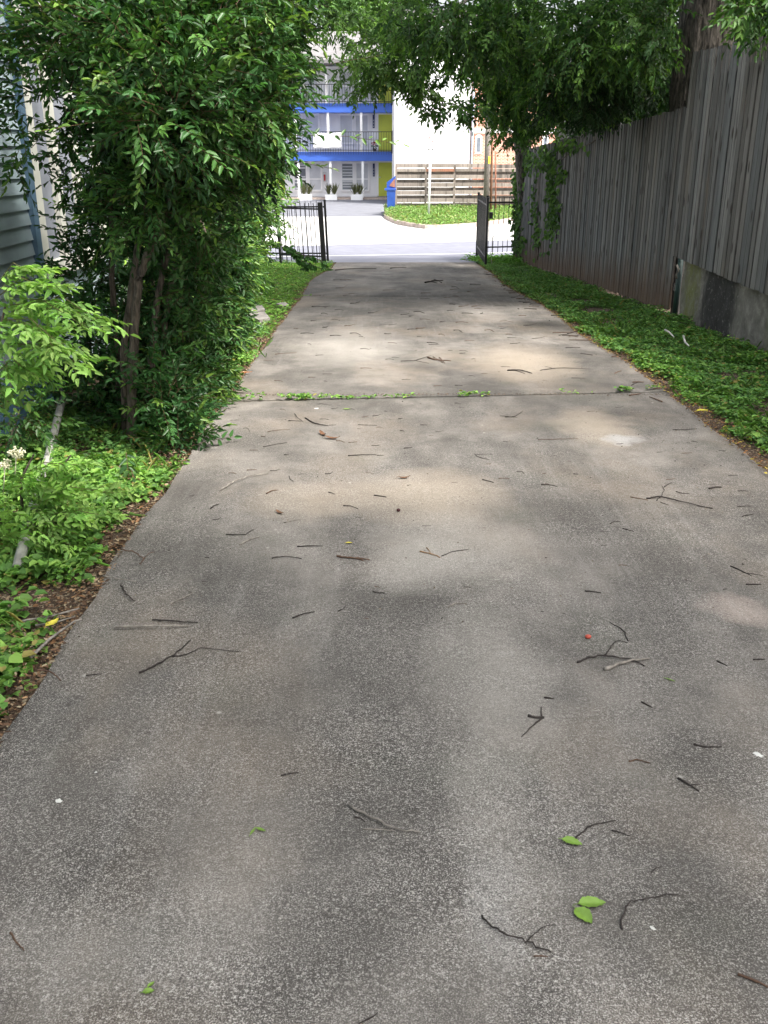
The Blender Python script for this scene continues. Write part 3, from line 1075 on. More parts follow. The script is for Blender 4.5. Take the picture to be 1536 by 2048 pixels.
# wheeled bin beside it
bx0, bx1 = float(at(773.5, 400, FY - .6)[0]), float(at(791, 400, FY - .6)[0])
bz0, bz1, bzt = float(at(780, 428, FY - .6)[2]), float(at(780, 380, FY - .6)[2]), float(at(780, 354, FY - .6)[2])
root = empty('wheeled_bin', (bx0 + .2, FY - .6, bz0), 'tall blue wheeled rubbish bin with its lid tipped up beside slat fence', 'bin')
mb = MB()
yb0, yb1 = FY - .9, FY - .35
mb.add([(bx0 + .04, yb0 + .04, bz0), (bx1 - .04, yb0 + .04, bz0), (bx1 - .04, yb1 - .04, bz0), (bx0 + .04, yb1 - .04, bz0), (bx0, yb0, bz1), (bx1, yb0, bz1), (bx1, yb1, bz1), (bx0, yb1, bz1)],
       [(0, 3, 2, 1), (0, 1, 5, 4), (1, 2, 6, 5), (2, 3, 7, 6), (3, 0, 4, 7), (4, 5, 6, 7)])
mb.build('bin_body', M['bin'], root)
MB().box(bx0 - .09, bx1 + .02, yb0 - .03, yb1 + .03, bz1, bz1 + .07).build('rim', M['bin'], root)
MB().add([(bx0, yb1, bz1 + .07), (bx1, yb1, bz1 + .07), (bx1, yb1, bzt + .05), (bx0, yb1, bzt - .22), (bx0, yb1 - .12, bz1 + .07), (bx1, yb1 - .12, bz1 + .07), (bx1, yb1 - .12, bzt + .05), (bx0, yb1 - .12, bzt - .22)],
         [(0, 1, 2, 3), (4, 7, 6, 5), (0, 4, 5, 1), (1, 5, 6, 2), (2, 6, 7, 3), (3, 7, 4, 0)]).build('lid', M['bin'], root)
MB().add([(bx0 + .12, yb1 - .125, bz1 + .15), (bx1 - .02, yb1 - .125, bz1 + .1), (bx1 - .02, yb1 - .125, bzt - .05), (bx0 + .14, yb1 - .125, bzt - .30), (bx0 + .12, yb1 - .14, bz1 + .15), (bx1 - .02, yb1 - .14, bz1 + .1), (bx1 - .02, yb1 - .14, bzt - .05), (bx0 + .14, yb1 - .14, bzt - .30)],
         [(0, 1, 2, 3), (4, 7, 6, 5), (0, 4, 5, 1), (1, 5, 6, 2), (2, 6, 7, 3), (3, 7, 4, 0)]).build('rust_patch', M['rust'], root)
for s_ in (bx0 + .08, bx1 - .12):
    MB().tube([(s_, yb0 - .01, bz0 + .08), (s_ + .05, yb0 - .01, bz0 + .08)], .08, 12).build('wheel', M['black'], root)

# no-parking sign
Ys = 39.0
sgx = float(at(861, 300, Ys)[0])
szb = isl_z(sgx, Ys)
zs = lambda v: float(at(861, v, Ys)[2])
root = empty('street_sign', (sgx, Ys, szb), 'white street sign with red symbol on a pale pole on the grass corner', 'sign')
MB().tube([(sgx - .03, Ys, szb - .1), (sgx, Ys, zs(272))], .045, 8).build('pole', M['white'], root)
sp = MB()
sp.box(sgx - .15, sgx + .15, Ys - .06, Ys - .045, zs(303), zs(270))
so = sp.build('sign_plate', M['white'], root)
mb = MB()
cz = zs(279)
for k in range(20):
    a0, a1 = k / 20 * 6.2832, (k + 1) / 20 * 6.2832
    mb.beam((sgx + .10 * math.cos(a0), Ys - .064, cz + .10 * math.sin(a0)), (sgx + .10 * math.cos(a1), Ys - .064, cz + .10 * math.sin(a1)), .022, .006, up=(0, 1, 0))
mb.build('ring', M['red'], so)
mb = MB()
mb.beam((sgx - .07, Ys - .0655, cz + .07), (sgx + .07, Ys - .0655, cz - .07), .02, .006, up=(0, 1, 0))
mb.build('slash', M['red'], so)
mb = MB()
mb.beam((sgx - .06, Ys - .064, zs(290)), (sgx + .04, Ys - .064, zs(290)), .025, .006, up=(0, 1, 0))
mb.build('dash', M['red'], so)
mb = MB()
az = zs(299)
mb.beam((sgx - .11, Ys - .064, az), (sgx - .03, Ys - .064, az), .035, .006, up=(0, 1, 0))
mb.build('arrow', M['black'], so)
mb = MB()
mb.beam((sgx + .03, Ys - .064, az), (sgx + .11, Ys - .064, az), .035, .006, up=(0, 1, 0))
mb.build('arrow', M['black'], so)

# poles on the far verge
Yp = 41.0
def pole(name, ub, vb, ut, vt, r0, r1, mat, label, extra=None):
    a, b = at(ub, vb, Yp), at(ut, vt, Yp)
    root = empty(name, tuple(a), label, 'pole')
    MB().tube([tuple(a - np.array([0, 0, .15])), tuple((a + b) / 2), tuple(b)], [r0, (r0 + r1) / 2, r1], 12).build('shaft', mat, root)
    return root


rp = pole('utility_pole', 972, 424, 980, 60, .115, .095, M['pole_w'], 'grey timber utility pole with a yellow tag behind the gate')
c = at(978, 320, Yp - .12)
MB().box(c[0] - .03, c[0] + .05, c[1] - .012, c[1], c[2] - .14, c[2] + .14).build('tag_plate', M['yellow'], rp)
pole('service_pole', 981.5, 424, 986, 200, .05, .045, M['pole_b'], 'reddish brown pole strapped close beside the grey utility pole')
pole('rusty_post', 991.5, 424, 991, 303, .032, .03, M['rust'], 'thin rusty metal post right of the timber utility poles')

# white building
YW = 50.0
root = empty('white_building', tuple(at(866, 400, YW)), 'large blank white building rising behind the bleached slat fence', 'building')
a, b = at(789, 330, YW), at(947, 60, YW)
mb = MB().box(float(a[0]), float(b[0]), YW, YW + 14, -1.0, float(b[2]) + .6)
mb.build('wall', M['whitewall'], root)
MB().tube([(float(at(944, 300, YW - .1)[0]), YW - .1, -1), (float(at(944, 300, YW - .1)[0]), YW - .1, float(b[2]))], .05, 8).build('downpipe', plain('pale_blue_pipe', (.5, .56, .66), .6), root)
MB().box(float(a[0]) - .2, float(b[0]) + .2, YW - .25, YW + 14.2, float(b[2]) + .6, float(b[2]) + .85).build('roof', M['shingle'], root)

# brick building
YB = 58.0
root = empty('brick_building', tuple(at(1010, 400, YB)), 'red brick building with white-trimmed window behind the utility pole', 'building')
a, b = at(944, 400, YB), at(1120, 120, YB)
MB().box(float(a[0]), float(b[0]), YB, YB + 10, -1, float(b[2])).build('wall', M['brick'], root)
c0, c1 = at(944, 266, YB - .1), at(1120, 257, YB - .1)
MB().box(float(a[0]), float(b[0]), YB - .12, YB - .003, float(c0[2]), float(c1[2])).build('cornice', M['white'], root)
for uu in (957, 1090):
    c0, c1 = at(uu - 7, 307, YB), at(uu + 7, 273, YB)
    w_ = MB().box(float(c0[0]), float(c1[0]), YB - .06, YB - .003, float(c0[2]), float(c1[2]))
    cx_ = float(c0[0] + c1[0]) / 2
    rr = float(c1[0] - c0[0]) / 2
    for k in range(8):
        a0, a1 = math.pi * k / 8, math.pi * (k + 1) / 8
        w_.add([(cx_, YB - .06, float(c1[2])), (cx_ + rr * math.cos(a0), YB - .06, float(c1[2]) + .6 * rr * math.sin(a0)), (cx_ + rr * math.cos(a1), YB - .06, float(c1[2]) + .6 * rr * math.sin(a1))], [(0, 2, 1)])
    wo = w_.build('window', M['white'], root)
    MB().box(float(c0[0]) + .08, float(c1[0]) - .08, YB - .075, YB - .063, float(c0[2]) + .08, float(c1[2]) - .05).build('pane', M['glass'], wo)

# apartment block
YA, YWl = 55.0, 56.4
root = empty('apartment_block', tuple(at(660, 395, YA)), 'three-storey white apartment block with blue balcony bands and lime doors', 'building')
X = lambda u, Y_=YWl: float(at(u, 300, Y_)[0])
Z = lambda v, Y_=YWl: float(at(700, v, Y_)[2])
uL, uR = 330, 786.5
mb = MB().box(X(uL), X(uR), YWl, YWl + 9, -1.0, Z(122))
for k in range(60):
    z0_ = Z(393) + k * .19
    if z0_ > Z(124):
        break
    mb.add([(X(uL), YWl - .028, z0_), (X(uR), YWl - .028, z0_), (X(uR), YWl - .004, z0_ + .19), (X(uL), YWl - .004, z0_ + .19), (X(uL), YWl - .004, z0_), (X(uR), YWl - .004, z0_)], [(0, 1, 2, 3), (0, 4, 5, 1)])
mb.build('wall', M['siding_w'], root)
MB().box(X(784), X(787.5, YA), YA - .1, YWl + 9, -1.0, Z(118)).build('end_wall', M['whitewall'], root)
for (vt, vb) in ((303.5, 322), (206.5, 225)):
    zt_, zb_ = float(at(700, vt, YA)[2]), float(at(700, vb, YA)[2])
    MB().box(X(uL, YA), X(785.5, YA), YA, YWl - .03, zb_, zt_).build('balcony_slab', M['blue'], root)
    MB().box(X(uL, YA), X(785.5, YA), YA - .04, YA - .002, zb_, zb_ + (zt_ - zb_) * .45).build('fascia', M['blue'], root)
# roof
MB().add([(X(uL, YA) - 1, YA - .7, Z(126)), (X(uR) + .6, YA - .7, Z(126)), (X(uR) + .6, YWl + 4.5, Z(126) + 2.0), (X(uL) - 1, YWl + 4.5, Z(126) + 2.0),
          (X(uL, YA) - 1, YA - .7, Z(133)), (X(uR) + .6, YA - .7, Z(133)), (X(uR) + .6, YWl + 4.5, Z(133)), (X(uL) - 1, YWl + 4.5, Z(133))],
         [(0, 1, 2, 3), (4, 7, 6, 5), (0, 4, 5, 1), (1, 5, 6, 2), (2, 6, 7, 3), (3, 7, 4, 0)]).build('roof', M['shingle'], root)
for (v0, v1, us) in ((322, 395, (595.6, 660, 725, 530, 465)), (225, 303.5, (657, 722.7, 592, 527, 462)), (133, 206.5, (655, 720, 590))):
    for u_ in us:
        MB().box(X(u_, YA) - .06, X(u_, YA) + .06, YA + .02, YA + .14, float(at(700, v1, YA)[2]), float(at(700, v0, YA)[2])).build('column', M['white'], root)


def win(u0, u1, v0, v1, kind):
    w_ = MB()
    f = .10
    x0, x1, z0, z1 = X(u0), X(u1), Z(v1), Z(v0)
    w_.box(x0, x1, YWl - .09, YWl - .032, z0, z0 + f).box(x0, x1, YWl - .09, YWl - .032, z1 - f, z1)
    w_.box(x0, x0 + f, YWl - .088, YWl - .034, z0 + f, z1 - f).box(x1 - f, x1, YWl - .088, YWl - .034, z0 + f, z1 - f)
    zm = z0 + (z1 - z0) * .42
    w_.box(x0 + f, x1 - f, YWl - .087, YWl - .035, zm - .03, zm + .03)
    wo = w_.build('window', M['white'], root)
    p = MB().box(x0 + f, x1 - f, YWl - .06, YWl - .04, z0 + f, z1 - f)
    p.build('pane', M['glass'] if kind == 1 else M['blind'], wo)
    if kind >= 1:
        s_ = MB()
        for k in range(9):
            if random.random() < .75:
                zq = z0 + f + (z1 - z0 - 2 * f) * (k + .5) / 9
                s_.box(x0 + f + .02, x1 - f - .02, YWl - .075, YWl - .066, zq - .05, zq + random.uniform(.0, .06))
        s_.build('blind', M['blind'] if kind == 1 else M['glass'], wo)


for (u0, u1, k) in ((584, 614, 1), (614.5, 644, 0), (680, 708.5, 2), (709, 739, 0), (500, 530, 0), (470, 499, 0)):
    win(u0, u1, 323, 383, k)
for (u0, u1, k) in ((610, 641, 0), (678, 708, 0), (709, 739, 0), (575, 606, 0), (500, 530, 0)):
    win(u0, u1, 227, 289, k)
for (u0, u1, k) in ((610, 641, 0), (678, 708, 0), (709, 739, 0)):
    win(u0, u1, 140, 196, k)
for (u0, u1, v0, v1) in ((757, 784, 325, 392), (539, 567.5, 325, 392), (757, 784, 229, 302), (757, 784, 140, 206)):
    x0, x1 = X(u0), X(u1)
    d_ = MB().box(x0, x1, YWl - .08, YWl - .031, Z(v1), Z(v0)).build('door', M['lime'], root)
    f_ = MB().box(x0 - .1, x0 - .002, YWl - .10, YWl - .033, Z(v1), Z(v0) + .1).box(x1 + .002, x1 + .06, YWl - .10, YWl - .033, Z(v1), Z(v0) + .1).box(x0, x1, YWl - .10, YWl - .033, Z(v0) + .003, Z(v0) + .1)
    f_.build('frame', M['white'], d_)
    MB().ball((x0 + .08, YWl - .12, Z(v1) + 1.0), .035).build('handle', M['galv'], d_)
for v0 in (327, 229.5):
    zt_ = Z(v0)
    s_ = MB().box(X(745.5), X(749.5), YWl - .06, YWl - .033, zt_ - .68, zt_).build('number_plate', M['navy'], root)
    m_ = MB()
    for k in range(3):
        zc = zt_ - .28 - .15 * k
        m_.box(X(746.6), X(748.4), YWl - .068, YWl - .062, zc - .04, zc - .015).box(X(747.2), X(748.1), YWl - .0675, YWl - .0625, zc - .012, zc + .03)
    m_.build('digits', M['galv'], s_)
e_ = MB().box(X(645), X(652), YWl - .16, YWl - .034, Z(363), Z(344)).build('extinguisher_box', M['galv'], root)
MB().tube([(X(648.5), YWl - .18, Z(361)), (X(648.5), YWl - .18, Z(349))], .05, 8).build('cylinder', M['red'], e_)
# railings on the two balconies
for (vt, vb, ua) in ((263, 303, 500), (168, 206, 560)):
    r_ = MB()
    zt_, zb_ = float(at(700, vt, YA)[2]), float(at(700, vb, YA)[2])
    r_.box(X(ua, YA), X(785, YA), YA - .10, YA - .06, zt_ - .035, zt_)
    r_.box(X(ua, YA), X(785, YA), YA - .095, YA - .065, zb_ + .05, zb_ + .08)
    u_ = ua
    while u_ < 785:
        x_ = X(u_, YA)
        r_.box(x_ - .009, x_ + .009, YA - .09, YA - .072, zb_ - .16, zt_ - .036)
        u_ += 5.05
    r_.box(X(784, YA) - .03, X(784, YA) + .03, YA - .11, YA - .05, zb_ - .1, zt_ + .04)
    r_.build('railing', M['black'], root)
# step at the base
MB().box(X(500, YA), X(784, YA), YA - .2, YWl - .034, -1.0, float(at(700, 396, YA)[2])).build('walkway_slab', M['kerb'], root)

# banner, flower pot and planters
zt_, zb_ = float(at(655, 265, YA)[2]), float(at(655, 297, YA)[2])
root = empty('banner', (X(655, YA), YA - .12, zt_), 'blank white cloth banner hung over the first-floor balcony railing', 'banner')
mb = MB()
vs = []
for i in range(17):
    for j in range(9):
        s_ = i / 16
        t = j / 8
        vs.append((X(627, YA) + (X(684, YA) - X(627, YA)) * s_, YA - .14 - .03 * math.sin(s_ * 9 + t * 2) * (.4 + t) - .02 * math.sin((s_ + t) * 14), zt_ + (zb_ - zt_) * t - .04 * math.sin(s_ * math.pi) * (1 - t)))
mb.add(vs, [(i * 9 + j, (i + 1) * 9 + j, (i + 1) * 9 + j + 1, i * 9 + j + 1) for i in range(16) for j in range(8)])
bo = mb.build('cloth', M['white'], root, True)
md = bo.modifiers.new('thick', 'SOLIDIFY')
md.thickness = .004
pz = float(at(748, 303, YA)[2])
root = empty('flower_pot', (X(749, YA), YA + .2, pz), 'small dark pot with red flowers by the first-floor lime door', 'flower pot')
px_ = X(749, YA)
MB().tube([(px_, YA + .2, pz), (px_, YA + .2, pz + .16)], [.08, .12], 10).build('pot', M['terracotta'], root)
Lv = Leaves()
P, D = in_blob((px_, YA + .2, pz + .3), (.14, .12, .14), 60, 6)
Lv.leaves(P, D, rnd_dir(60), .08, .05, np.tile([[.04, .1, .03]], (60, 1)) * (.6 + .8 * RNG.random((60, 1))))
Lv.build('foliage', M['leaf_soft'], root)
Lv = Leaves()
P, D = in_blob((px_ - .03, YA + .15, pz + .40), (.10, .08, .07), 30, 4)
Lv.leaves(P, D, rnd_dir(30), .06, .05, np.tile([[.5, .04, .05]], (30, 1)))
Lv.build('blossom', M['leaf_soft'], root)
for i, (u0, u1, wh) in enumerate(((597.7, 621.7, 'leftmost'), (648.7, 672.7, 'middle'), (700.8, 724.8, 'rightmost'))):
    x0, x1 = X(u0, YA - .7), X(u1, YA - .7)
    zb_ = float(at(700, 401, YA - .9)[2])
    zt_ = float(at(700, 389, YA - .9)[2])
    root = empty('planter', ((x0 + x1) / 2, YA - .7, zb_), f'white trough planter with two spiky grasses, {wh} of three in front of the apartments', 'planter', 'white planters in front of the apartments')
    MB().box(x0, x1, YA - .95, YA - .55, zb_ - .1, zt_).build('trough', M['white'], root)
    for uu in (u0 + 7, u1 - 6):
        xx = X(uu, YA - .7)
        Lv = Leaves()
        k = 46
        P = np.tile([[xx, YA - .75, zt_ - .02]], (k, 1)) + RNG.normal(size=(k, 3)) * [.03, .03, 0]
        D = RNG.normal(size=(k, 3)) * [.28, .28, .05] + [0, 0, 1]
        Lv.leaves(P, D, rnd_dir(k), .45 + .25 * RNG.random(k), .02, np.tile([[.17, .18, .09]], (k, 1)) * (.6 + .7 * RNG.random((k, 1))), bend=.1)
        Lv.build('grass_tuft', M['leaf_soft'], root)

# ================================================================== LEFT HOUSE
HX = -2.52
root = empty('blue_house', (HX, 5, -.1), 'blue-grey clapboard house wall with blue corner trim behind the shrub', 'house')
mb = MB()
z = .17
while z < 3.9:
    mb.add([(HX + .022, -4, z), (HX + .022, 7.02, z), (HX + .004, 7.02, z + .104), (HX + .004, -4, z + .104), (HX + .004, -4, z), (HX + .004, 7.02, z)], [(0, 1, 2, 3), (0, 4, 5, 1)])
    z += .104
mb.box(HX - 5, HX, -4, 7.02, .1, 3.9)
mb.build('wall', M['sidingblue'], root)
MB().box(HX - 4.9, HX + .03, -4, 7.0, -.5, .165).build('skirting', M['skirt'], root)
MB().box(HX - .05, HX + .045, 7.02, 7.12, -.3, 4.0).build('corner_trim', M['trimblue'], root)
mb = MB()
z = -.1
while z < .78:
    mb.add([(HX - .01, 7.12, z), (HX - .01, 9.3, z), (HX - .03, 9.3, z + .104), (HX - .03, 7.12, z + .104), (HX - .03, 7.12, z), (HX - .03, 9.3, z)], [(0, 1, 2, 3), (0, 4, 5, 1)])
    z += .104
mb.box(HX - 4.8, HX - .034, 7.12, 9.3, -.4, 3.9)
mb.build('rear_wall', M['sidingblue'], root)
w_ = MB()
for (y0, y1, z0, z1) in ((7.13, 7.27, .80, 3.2), (7.62, 7.74, .80, 3.2), (8.14, 8.26, .80, 3.2), (8.7, 8.84, .8, 3.2), (7.13, 8.84, .70, .82), (7.13, 8.84, 3.1, 3.25)):
    w_.box(HX - .03, HX + .04 + (.008 if y1 - y0 > 1 else 0), y0, y1, z0, z1)
wo = w_.build('window', M['cream'], root)
MB().box(HX - .02, HX - .002, 7.2, 8.8, .8, 3.15).build('pane', M['curtain'], wo)
MB().add([(HX + .45, -4.4, 3.85), (HX + .45, 9.6, 3.85), (HX - 3, 9.6, 5.4), (HX - 3, -4.4, 5.4), (HX + .45, -4.4, 3.95), (HX + .45, 9.6, 3.95), (HX - 3, 9.6, 5.5), (HX - 3, -4.4, 5.5)],
         [(0, 1, 2, 3), (4, 7, 6, 5), (0, 4, 5, 1), (1, 5, 6, 2), (2, 6, 7, 3), (3, 7, 4, 0)]).build('roof', M['shingle'], root)
# pale house further along
root = empty('white_house', (-3.6, 13, float(gz(13))), 'white house wall glimpsed through leaves beyond the blue clapboard house', 'house')
mb = MB().box(-9, -3.3, 10.2, 15.5, -.7, 4.0)
mb.build('wall', M['siding_w'], root)
MB().add([(-2.9, 9.9, 3.95), (-2.9, 15.8, 3.95), (-6.1, 15.8, 5.6), (-6.1, 9.9, 5.6), (-2.9, 9.9, 4.05), (-2.9, 15.8, 4.05), (-6.1, 15.8, 5.7), (-6.1, 9.9, 5.7)],
         [(0, 1, 2, 3), (4, 7, 6, 5), (0, 4, 5, 1), (1, 5, 6, 2), (2, 6, 7, 3), (3, 7, 4, 0)]).build('roof', M['shingle'], root)

# ================================================================== LEFT SHRUB-TREE AND HEDGE
DK = [(.052, .128, .030), (.036, .095, .028), (.074, .165, .036), (.044, .115, .034)]
NEW = (.19, .31, .055)


def stem_tube(path, r0, r1, n=9):
    pts = [at(u, v, Y) for u, v, Y in path]
    P = np.array(pts)
    # resample smoothly
    t = np.linspace(0, len(P) - 1, (len(P) - 1) * 5 + 1)
    Q = np.stack([np.interp(t, np.arange(len(P)), P[:, k]) for k in range(3)], 1)
    for _ in range(2):
        Q[1:-1] = (Q[:-2] + Q[1:-1] * 2 + Q[2:]) / 4
    Q += np.random.default_rng(int(abs(path[0][0]))).normal(size=Q.shape) * r0 * .10
    rr = np.linspace(r0, r1, len(Q)) * (1 + .08 * np.sin(np.arange(len(Q)) * 1.7))
    return MB().tube([tuple(q) for q in Q], list(rr), n)


base = gnd(265, 905)
root = empty('multi_stem_tree', tuple(base), 'tall dark-leaved multi-stemmed tree between blue house and drive', 'tree')
stems = [
    ([(262, 912, 5.85), (262, 800, 5.85), (268, 650, 5.85), (277, 560, 5.85), (303, 490, 5.85), (350, 410, 5.9), (400, 330, 6.0), (440, 220, 6.1), (470, 80, 6.2)], .031, .018),
    ([(252, 905, 6.0), (246, 700, 6.0), (258, 610, 6.0), (272, 500, 6.05), (292, 420, 6.1), (315, 300, 6.1), (330, 120, 6.2)], .025, .015),
    ([(286, 900, 6.15), (300, 780, 6.15), (305, 690, 6.15), (312, 610, 6.2), (335, 500, 6.25), (352, 420, 6.3), (370, 300, 6.4), (350, 150, 6.5)], .026, .015),
    ([(275, 905, 6.3), (325, 740, 6.5), (330, 640, 6.5), (352, 520, 6.5), (385, 400, 6.5), (430, 280, 6.5), (520, 120, 6.5)], .024, .013),
    ([(240, 890, 6.2), (236, 690, 6.3), (222, 560, 6.3), (228, 470, 6.3), (205, 300, 6.3), (180, 120, 6.3)], .024, .012),
    ([(303, 490, 5.85), (328, 440, 5.85), (352, 350, 5.8), (345, 260, 5.8)], .024, .012),
]
for p_, r0, r1 in stems:
    stem_tube(p_, r0, r1).build('trunk', M['bark'], root)
Lv = Leaves()


def shrub(Lv, c, r, n, new_p=.15, Lf=.060, Wf=.0235, K=12, Ls=.25, cols=DK, clumps=16, up=.25, spread=.33, shell=.45):
    O, A = in_blob(c, r, n, clumps, spread, shell)
    A = unit(A * .8 + rnd_dir(n) * .75 + np.array([0, 0, up]))
    n0 = np.linalg.norm((O - np.array(c)) / np.array(r), axis=1)
    sprays(Lv, O, A, Ls, K, Lf, Wf, cols, NEW, new_p, droop=.16, gravity=.12, stem=(.10, .06, .035), stem_r=.0022)


def B(u, v, Y, ru, rv, ry):
    """ellipsoid centred on a sight line at distance Y, radii in photo pixels across/up and metres deep"""
    p = at(u, v, Y)
    k = (Y * CP) / F
    return p, (ru * k, ry, rv * k)


for (u, v, Y, ru, rv, ry, n) in [
    (402, 130, 5.7, 155, 150, .75, 580), (300, 60, 5.9, 150, 120, .8, 420), (446, 235, 5.9, 90, 100, .6, 310),
    (340, 230, 5.2, 95, 65, .4, 170), (190, 80, 6.0, 100, 100, .6, 200), (100, 190, 6.1, 70, 80, .4, 66),
    (520, 90, 6.3, 40, 105, .5, 135), (490, 0, 6.0, 90, 80, .7, 190), (190, 320, 6.4, 70, 50, .4, 50),
    (35, 290, 6.2, 35, 45, .2, 22), (290, 320, 6.5, 90, 60, .5, 130), (505, 235, 6.2, 34, 55, .5, 80), (50, 40, 6.1, 45, 60, .3, 24),
    (400, 300, 6.6, 100, 50, .5, 150), (170, 440, 6.7, 40, 40, .3, 26), (330, 385, 5.6, 75, 40, .2, 75), (230, 420, 5.8, 40, 45, .2, 34), (420, 360, 5.9, 60, 40, .25, 70), (380, 560, 6.1, 26, 60, .15, 26), (360, 700, 6.1, 20, 60, .12, 14), (400, 470, 6.1, 40, 50, .2, 40)]:
    c_, r_ = B(u, v, Y, ru, rv, ry)
    shrub(Lv, c_, r_, n)
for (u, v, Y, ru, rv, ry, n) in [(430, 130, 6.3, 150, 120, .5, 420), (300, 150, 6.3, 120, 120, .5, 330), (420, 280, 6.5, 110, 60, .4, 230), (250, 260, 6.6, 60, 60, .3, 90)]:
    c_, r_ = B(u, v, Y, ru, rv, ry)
    shrub(Lv, c_, r_, n, .05, cols=[(.018, .045, .02), (.024, .056, .022)], shell=.1)  # inner leaves coloured dark to paint the crown's shaded interior
# the unseen top of the crown
shrub(Lv, (-1.4, 6.0, 3.2), (1.2, 1.1, .8), 420)
# foliage low around the stems
for (u, v, Y, ru, rv, ry, n) in [(165, 560, 6.5, 45, 40, .25, 60), (195, 690, 6.4, 50, 80, .3, 110), (230, 800, 6.3, 60, 70, .3, 110), (340, 560, 6.7, 70, 90, .3, 190),
                                 (330, 830, 6.2, 50, 70, .3, 130), (215, 480, 6.6, 45, 50, .3, 60), (400, 460, 6.8, 50, 60, .4, 130), (340, 700, 6.6, 50, 90, .3, 150), (330, 900, 5.95, 45, 28, .15, 60), (335, 800, 5.75, 34, 50, .15, 36), (358, 880, 5.66, 28, 24, .12, 34), (310, 740, 5.8, 18, 40, .1, 10), (165, 770, 6.4, 25, 45, .2, 22)]:
    c_, r_ = B(u, v, Y, ru, rv, ry)
    shrub(Lv, c_, r_, n, .12, cols=[(.036, .100, .030), (.048, .125, .034)])
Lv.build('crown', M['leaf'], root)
# long low shoot over the concrete and hanging shoot in front of the stems
for (u, v, Y, A_, L_, lf, wf, K_) in [(340, 930, 5.8, (1, -.25, .12), .28, .035, .016, 14), (360, 925, 5.75, (1, -.1, .2), .26, .035, .016, 12), (350, 905, 5.9, (1, .1, .3), .24, .035, .016, 12),
                                      (252, 905, 5.2, (.15, -.5, -.35), .34, .07, .026, 12), (262, 940, 5.05, (.35, -.5, -.5), .32, .07, .026, 11),
                                      (560, 270, 6.2, (1, .1, .05), .62, .06, .022, 18), (545, 320, 6.3, (1, 0, -.02), .45, .055, .02, 14), (560, 160, 6.2, (1, 0, .35), .5, .06, .022, 16), (300, 240, 5.0, (-1, -.2, .02), .4, .055, .021, 15), (430, 300, 5.1, (.5, -.5, -.1), .35, .055, .021, 14)]:
    Lv = Leaves()
    sprays(Lv, np.array([at(u, v, Y)]), unit(np.array([A_])), L_, K_, lf, wf, [(.05, .12, .04)], NEW, 1.0, droop=.1, gravity=.12, stem=(.13, .08, .045), stem_r=.003)
    Lv.build('shoot', M['leaf'], root)

hg = [('dark glossy shrub pressed against the drive just behind the multi-stemmed tree', [(405, 640, 7.6, 42, 120, .4, 400), (385, 770, 7.0, 36, 60, .3, 200), (362, 830, 6.6, 36, 48, .25, 130), (425, 520, 7.8, 42, 75, .4, 230), (360, 870, 6.4, 26, 34, .2, 90)], .14),
      ('lighter willowy shrub halfway to the iron gate beside the lawn', [(450, 420, 9.5, 60, 90, .8, 400), (430, 330, 9.3, 70, 70, .8, 280), (462, 500, 9.8, 30, 65, .5, 190), (440, 600, 9.0, 16, 70, .4, 130), (515, 410, 9.8, 34, 45, .5, 110), (475, 320, 9.8, 46, 40, .7, 130)], .42)]
for lab, blobs, np_ in hg:
    b0 = B(*blobs[0][:6])[0]
    root = empty('shrub', (float(b0[0]), float(b0[1]), float(gz(b0[1])) - .05), lab, 'shrub')
    Lv = Leaves()
    for (u, v, Y, ru, rv, ry, n) in blobs:
        c_, r_ = B(u, v, Y, ru, rv, ry)
        shrub(Lv, c_, r_, n, np_, Lf=.062, Wf=.022, cols=DK if np_ < .3 else [(.10, .21, .05), (.14, .27, .06), (.075, .17, .05)])
    Lv.build('foliage', M['leaf'], root)
    for k in range(4):
        x_ = float(b0[0]) + random.uniform(-.3, .15)
        y_ = float(b0[1]) + random.uniform(-.3, .3)
        MB().tube([(x_, y_, float(gz(y_)) - .1), (x_ + random.uniform(-.1, .1), y_, .5), (x_ + random.uniform(-.25, .25), y_, 1.3)], [.022, .016, .01], 7).build('stem', M['bark'], root)
# dark backing shrub against the house so the wall shows only in gaps
root = empty('shrub', (-3.0, 11.5, float(gz(11.5))), 'dense dark shrub filling the gap in front of the white house', 'shrub')
Lv = Leaves()
for (c_, r_, n) in [((-2.9, 12.0, .6), (.7, 1.8, 1.2), 700), ((-2.8, 15.5, .6), (.9, 2.0, 1.3), 500), ((-2.5, 9.5, .6), (.4, 1.0, 1.0), 350), ((-3.2, 20.5, .8), (1.0, 2.0, 1.7), 400)]:
    shrub(Lv, c_, r_, n, .15, Lf=.10, Wf=.034, Ls=.35)
Lv.build('foliage', M['leaf'], root)

# sapling with round leaves drooping by the gate
root = empty('sapling', tuple(gnd(560, 545)), 'sapling with round drooping leaves in front of the open left gate leaf', 'plant')
Lv = Leaves()
paths = [[(500, 500), (540, 482), (575, 492), (600, 515), (618, 555)], [(575, 492), (600, 520), (650, 540), (690, 556)], [(590, 505), (640, 520), (665, 545)]]
mb = MB()
for p_ in paths:
    P3 = [at(u, v, 20.6) for u, v in p_]
    mb.tube([tuple(q) for q in P3], .008, 5)
    for a_, b_ in zip(P3[:-1], P3[1:]):
        k = 15
        t = RNG.random(k)[:, None]
        P = a_ + (b_ - a_) * t
        D = RNG.normal(size=(k, 3)) * .6 + np.array([0, -.2, -.8])
        Lv.leaves(P, D, RNG.normal(size=(k, 3)) * .5 + [0, -.8, .5], .13, .09, np.tile([[.05, .13, .03]], (k, 1)) * (.6 + .8 * RNG.random((k, 1))), mid=.55)
s0 = at(500, 500, 20.6)
mb.tube([(s0[0] - .1, 20.6, float(gz(20.6)) - .05), tuple(s0)], .012, 5)
mb.build('stem', M['bark'], root)
Lv.build('foliage', M['leaf_soft'], root)

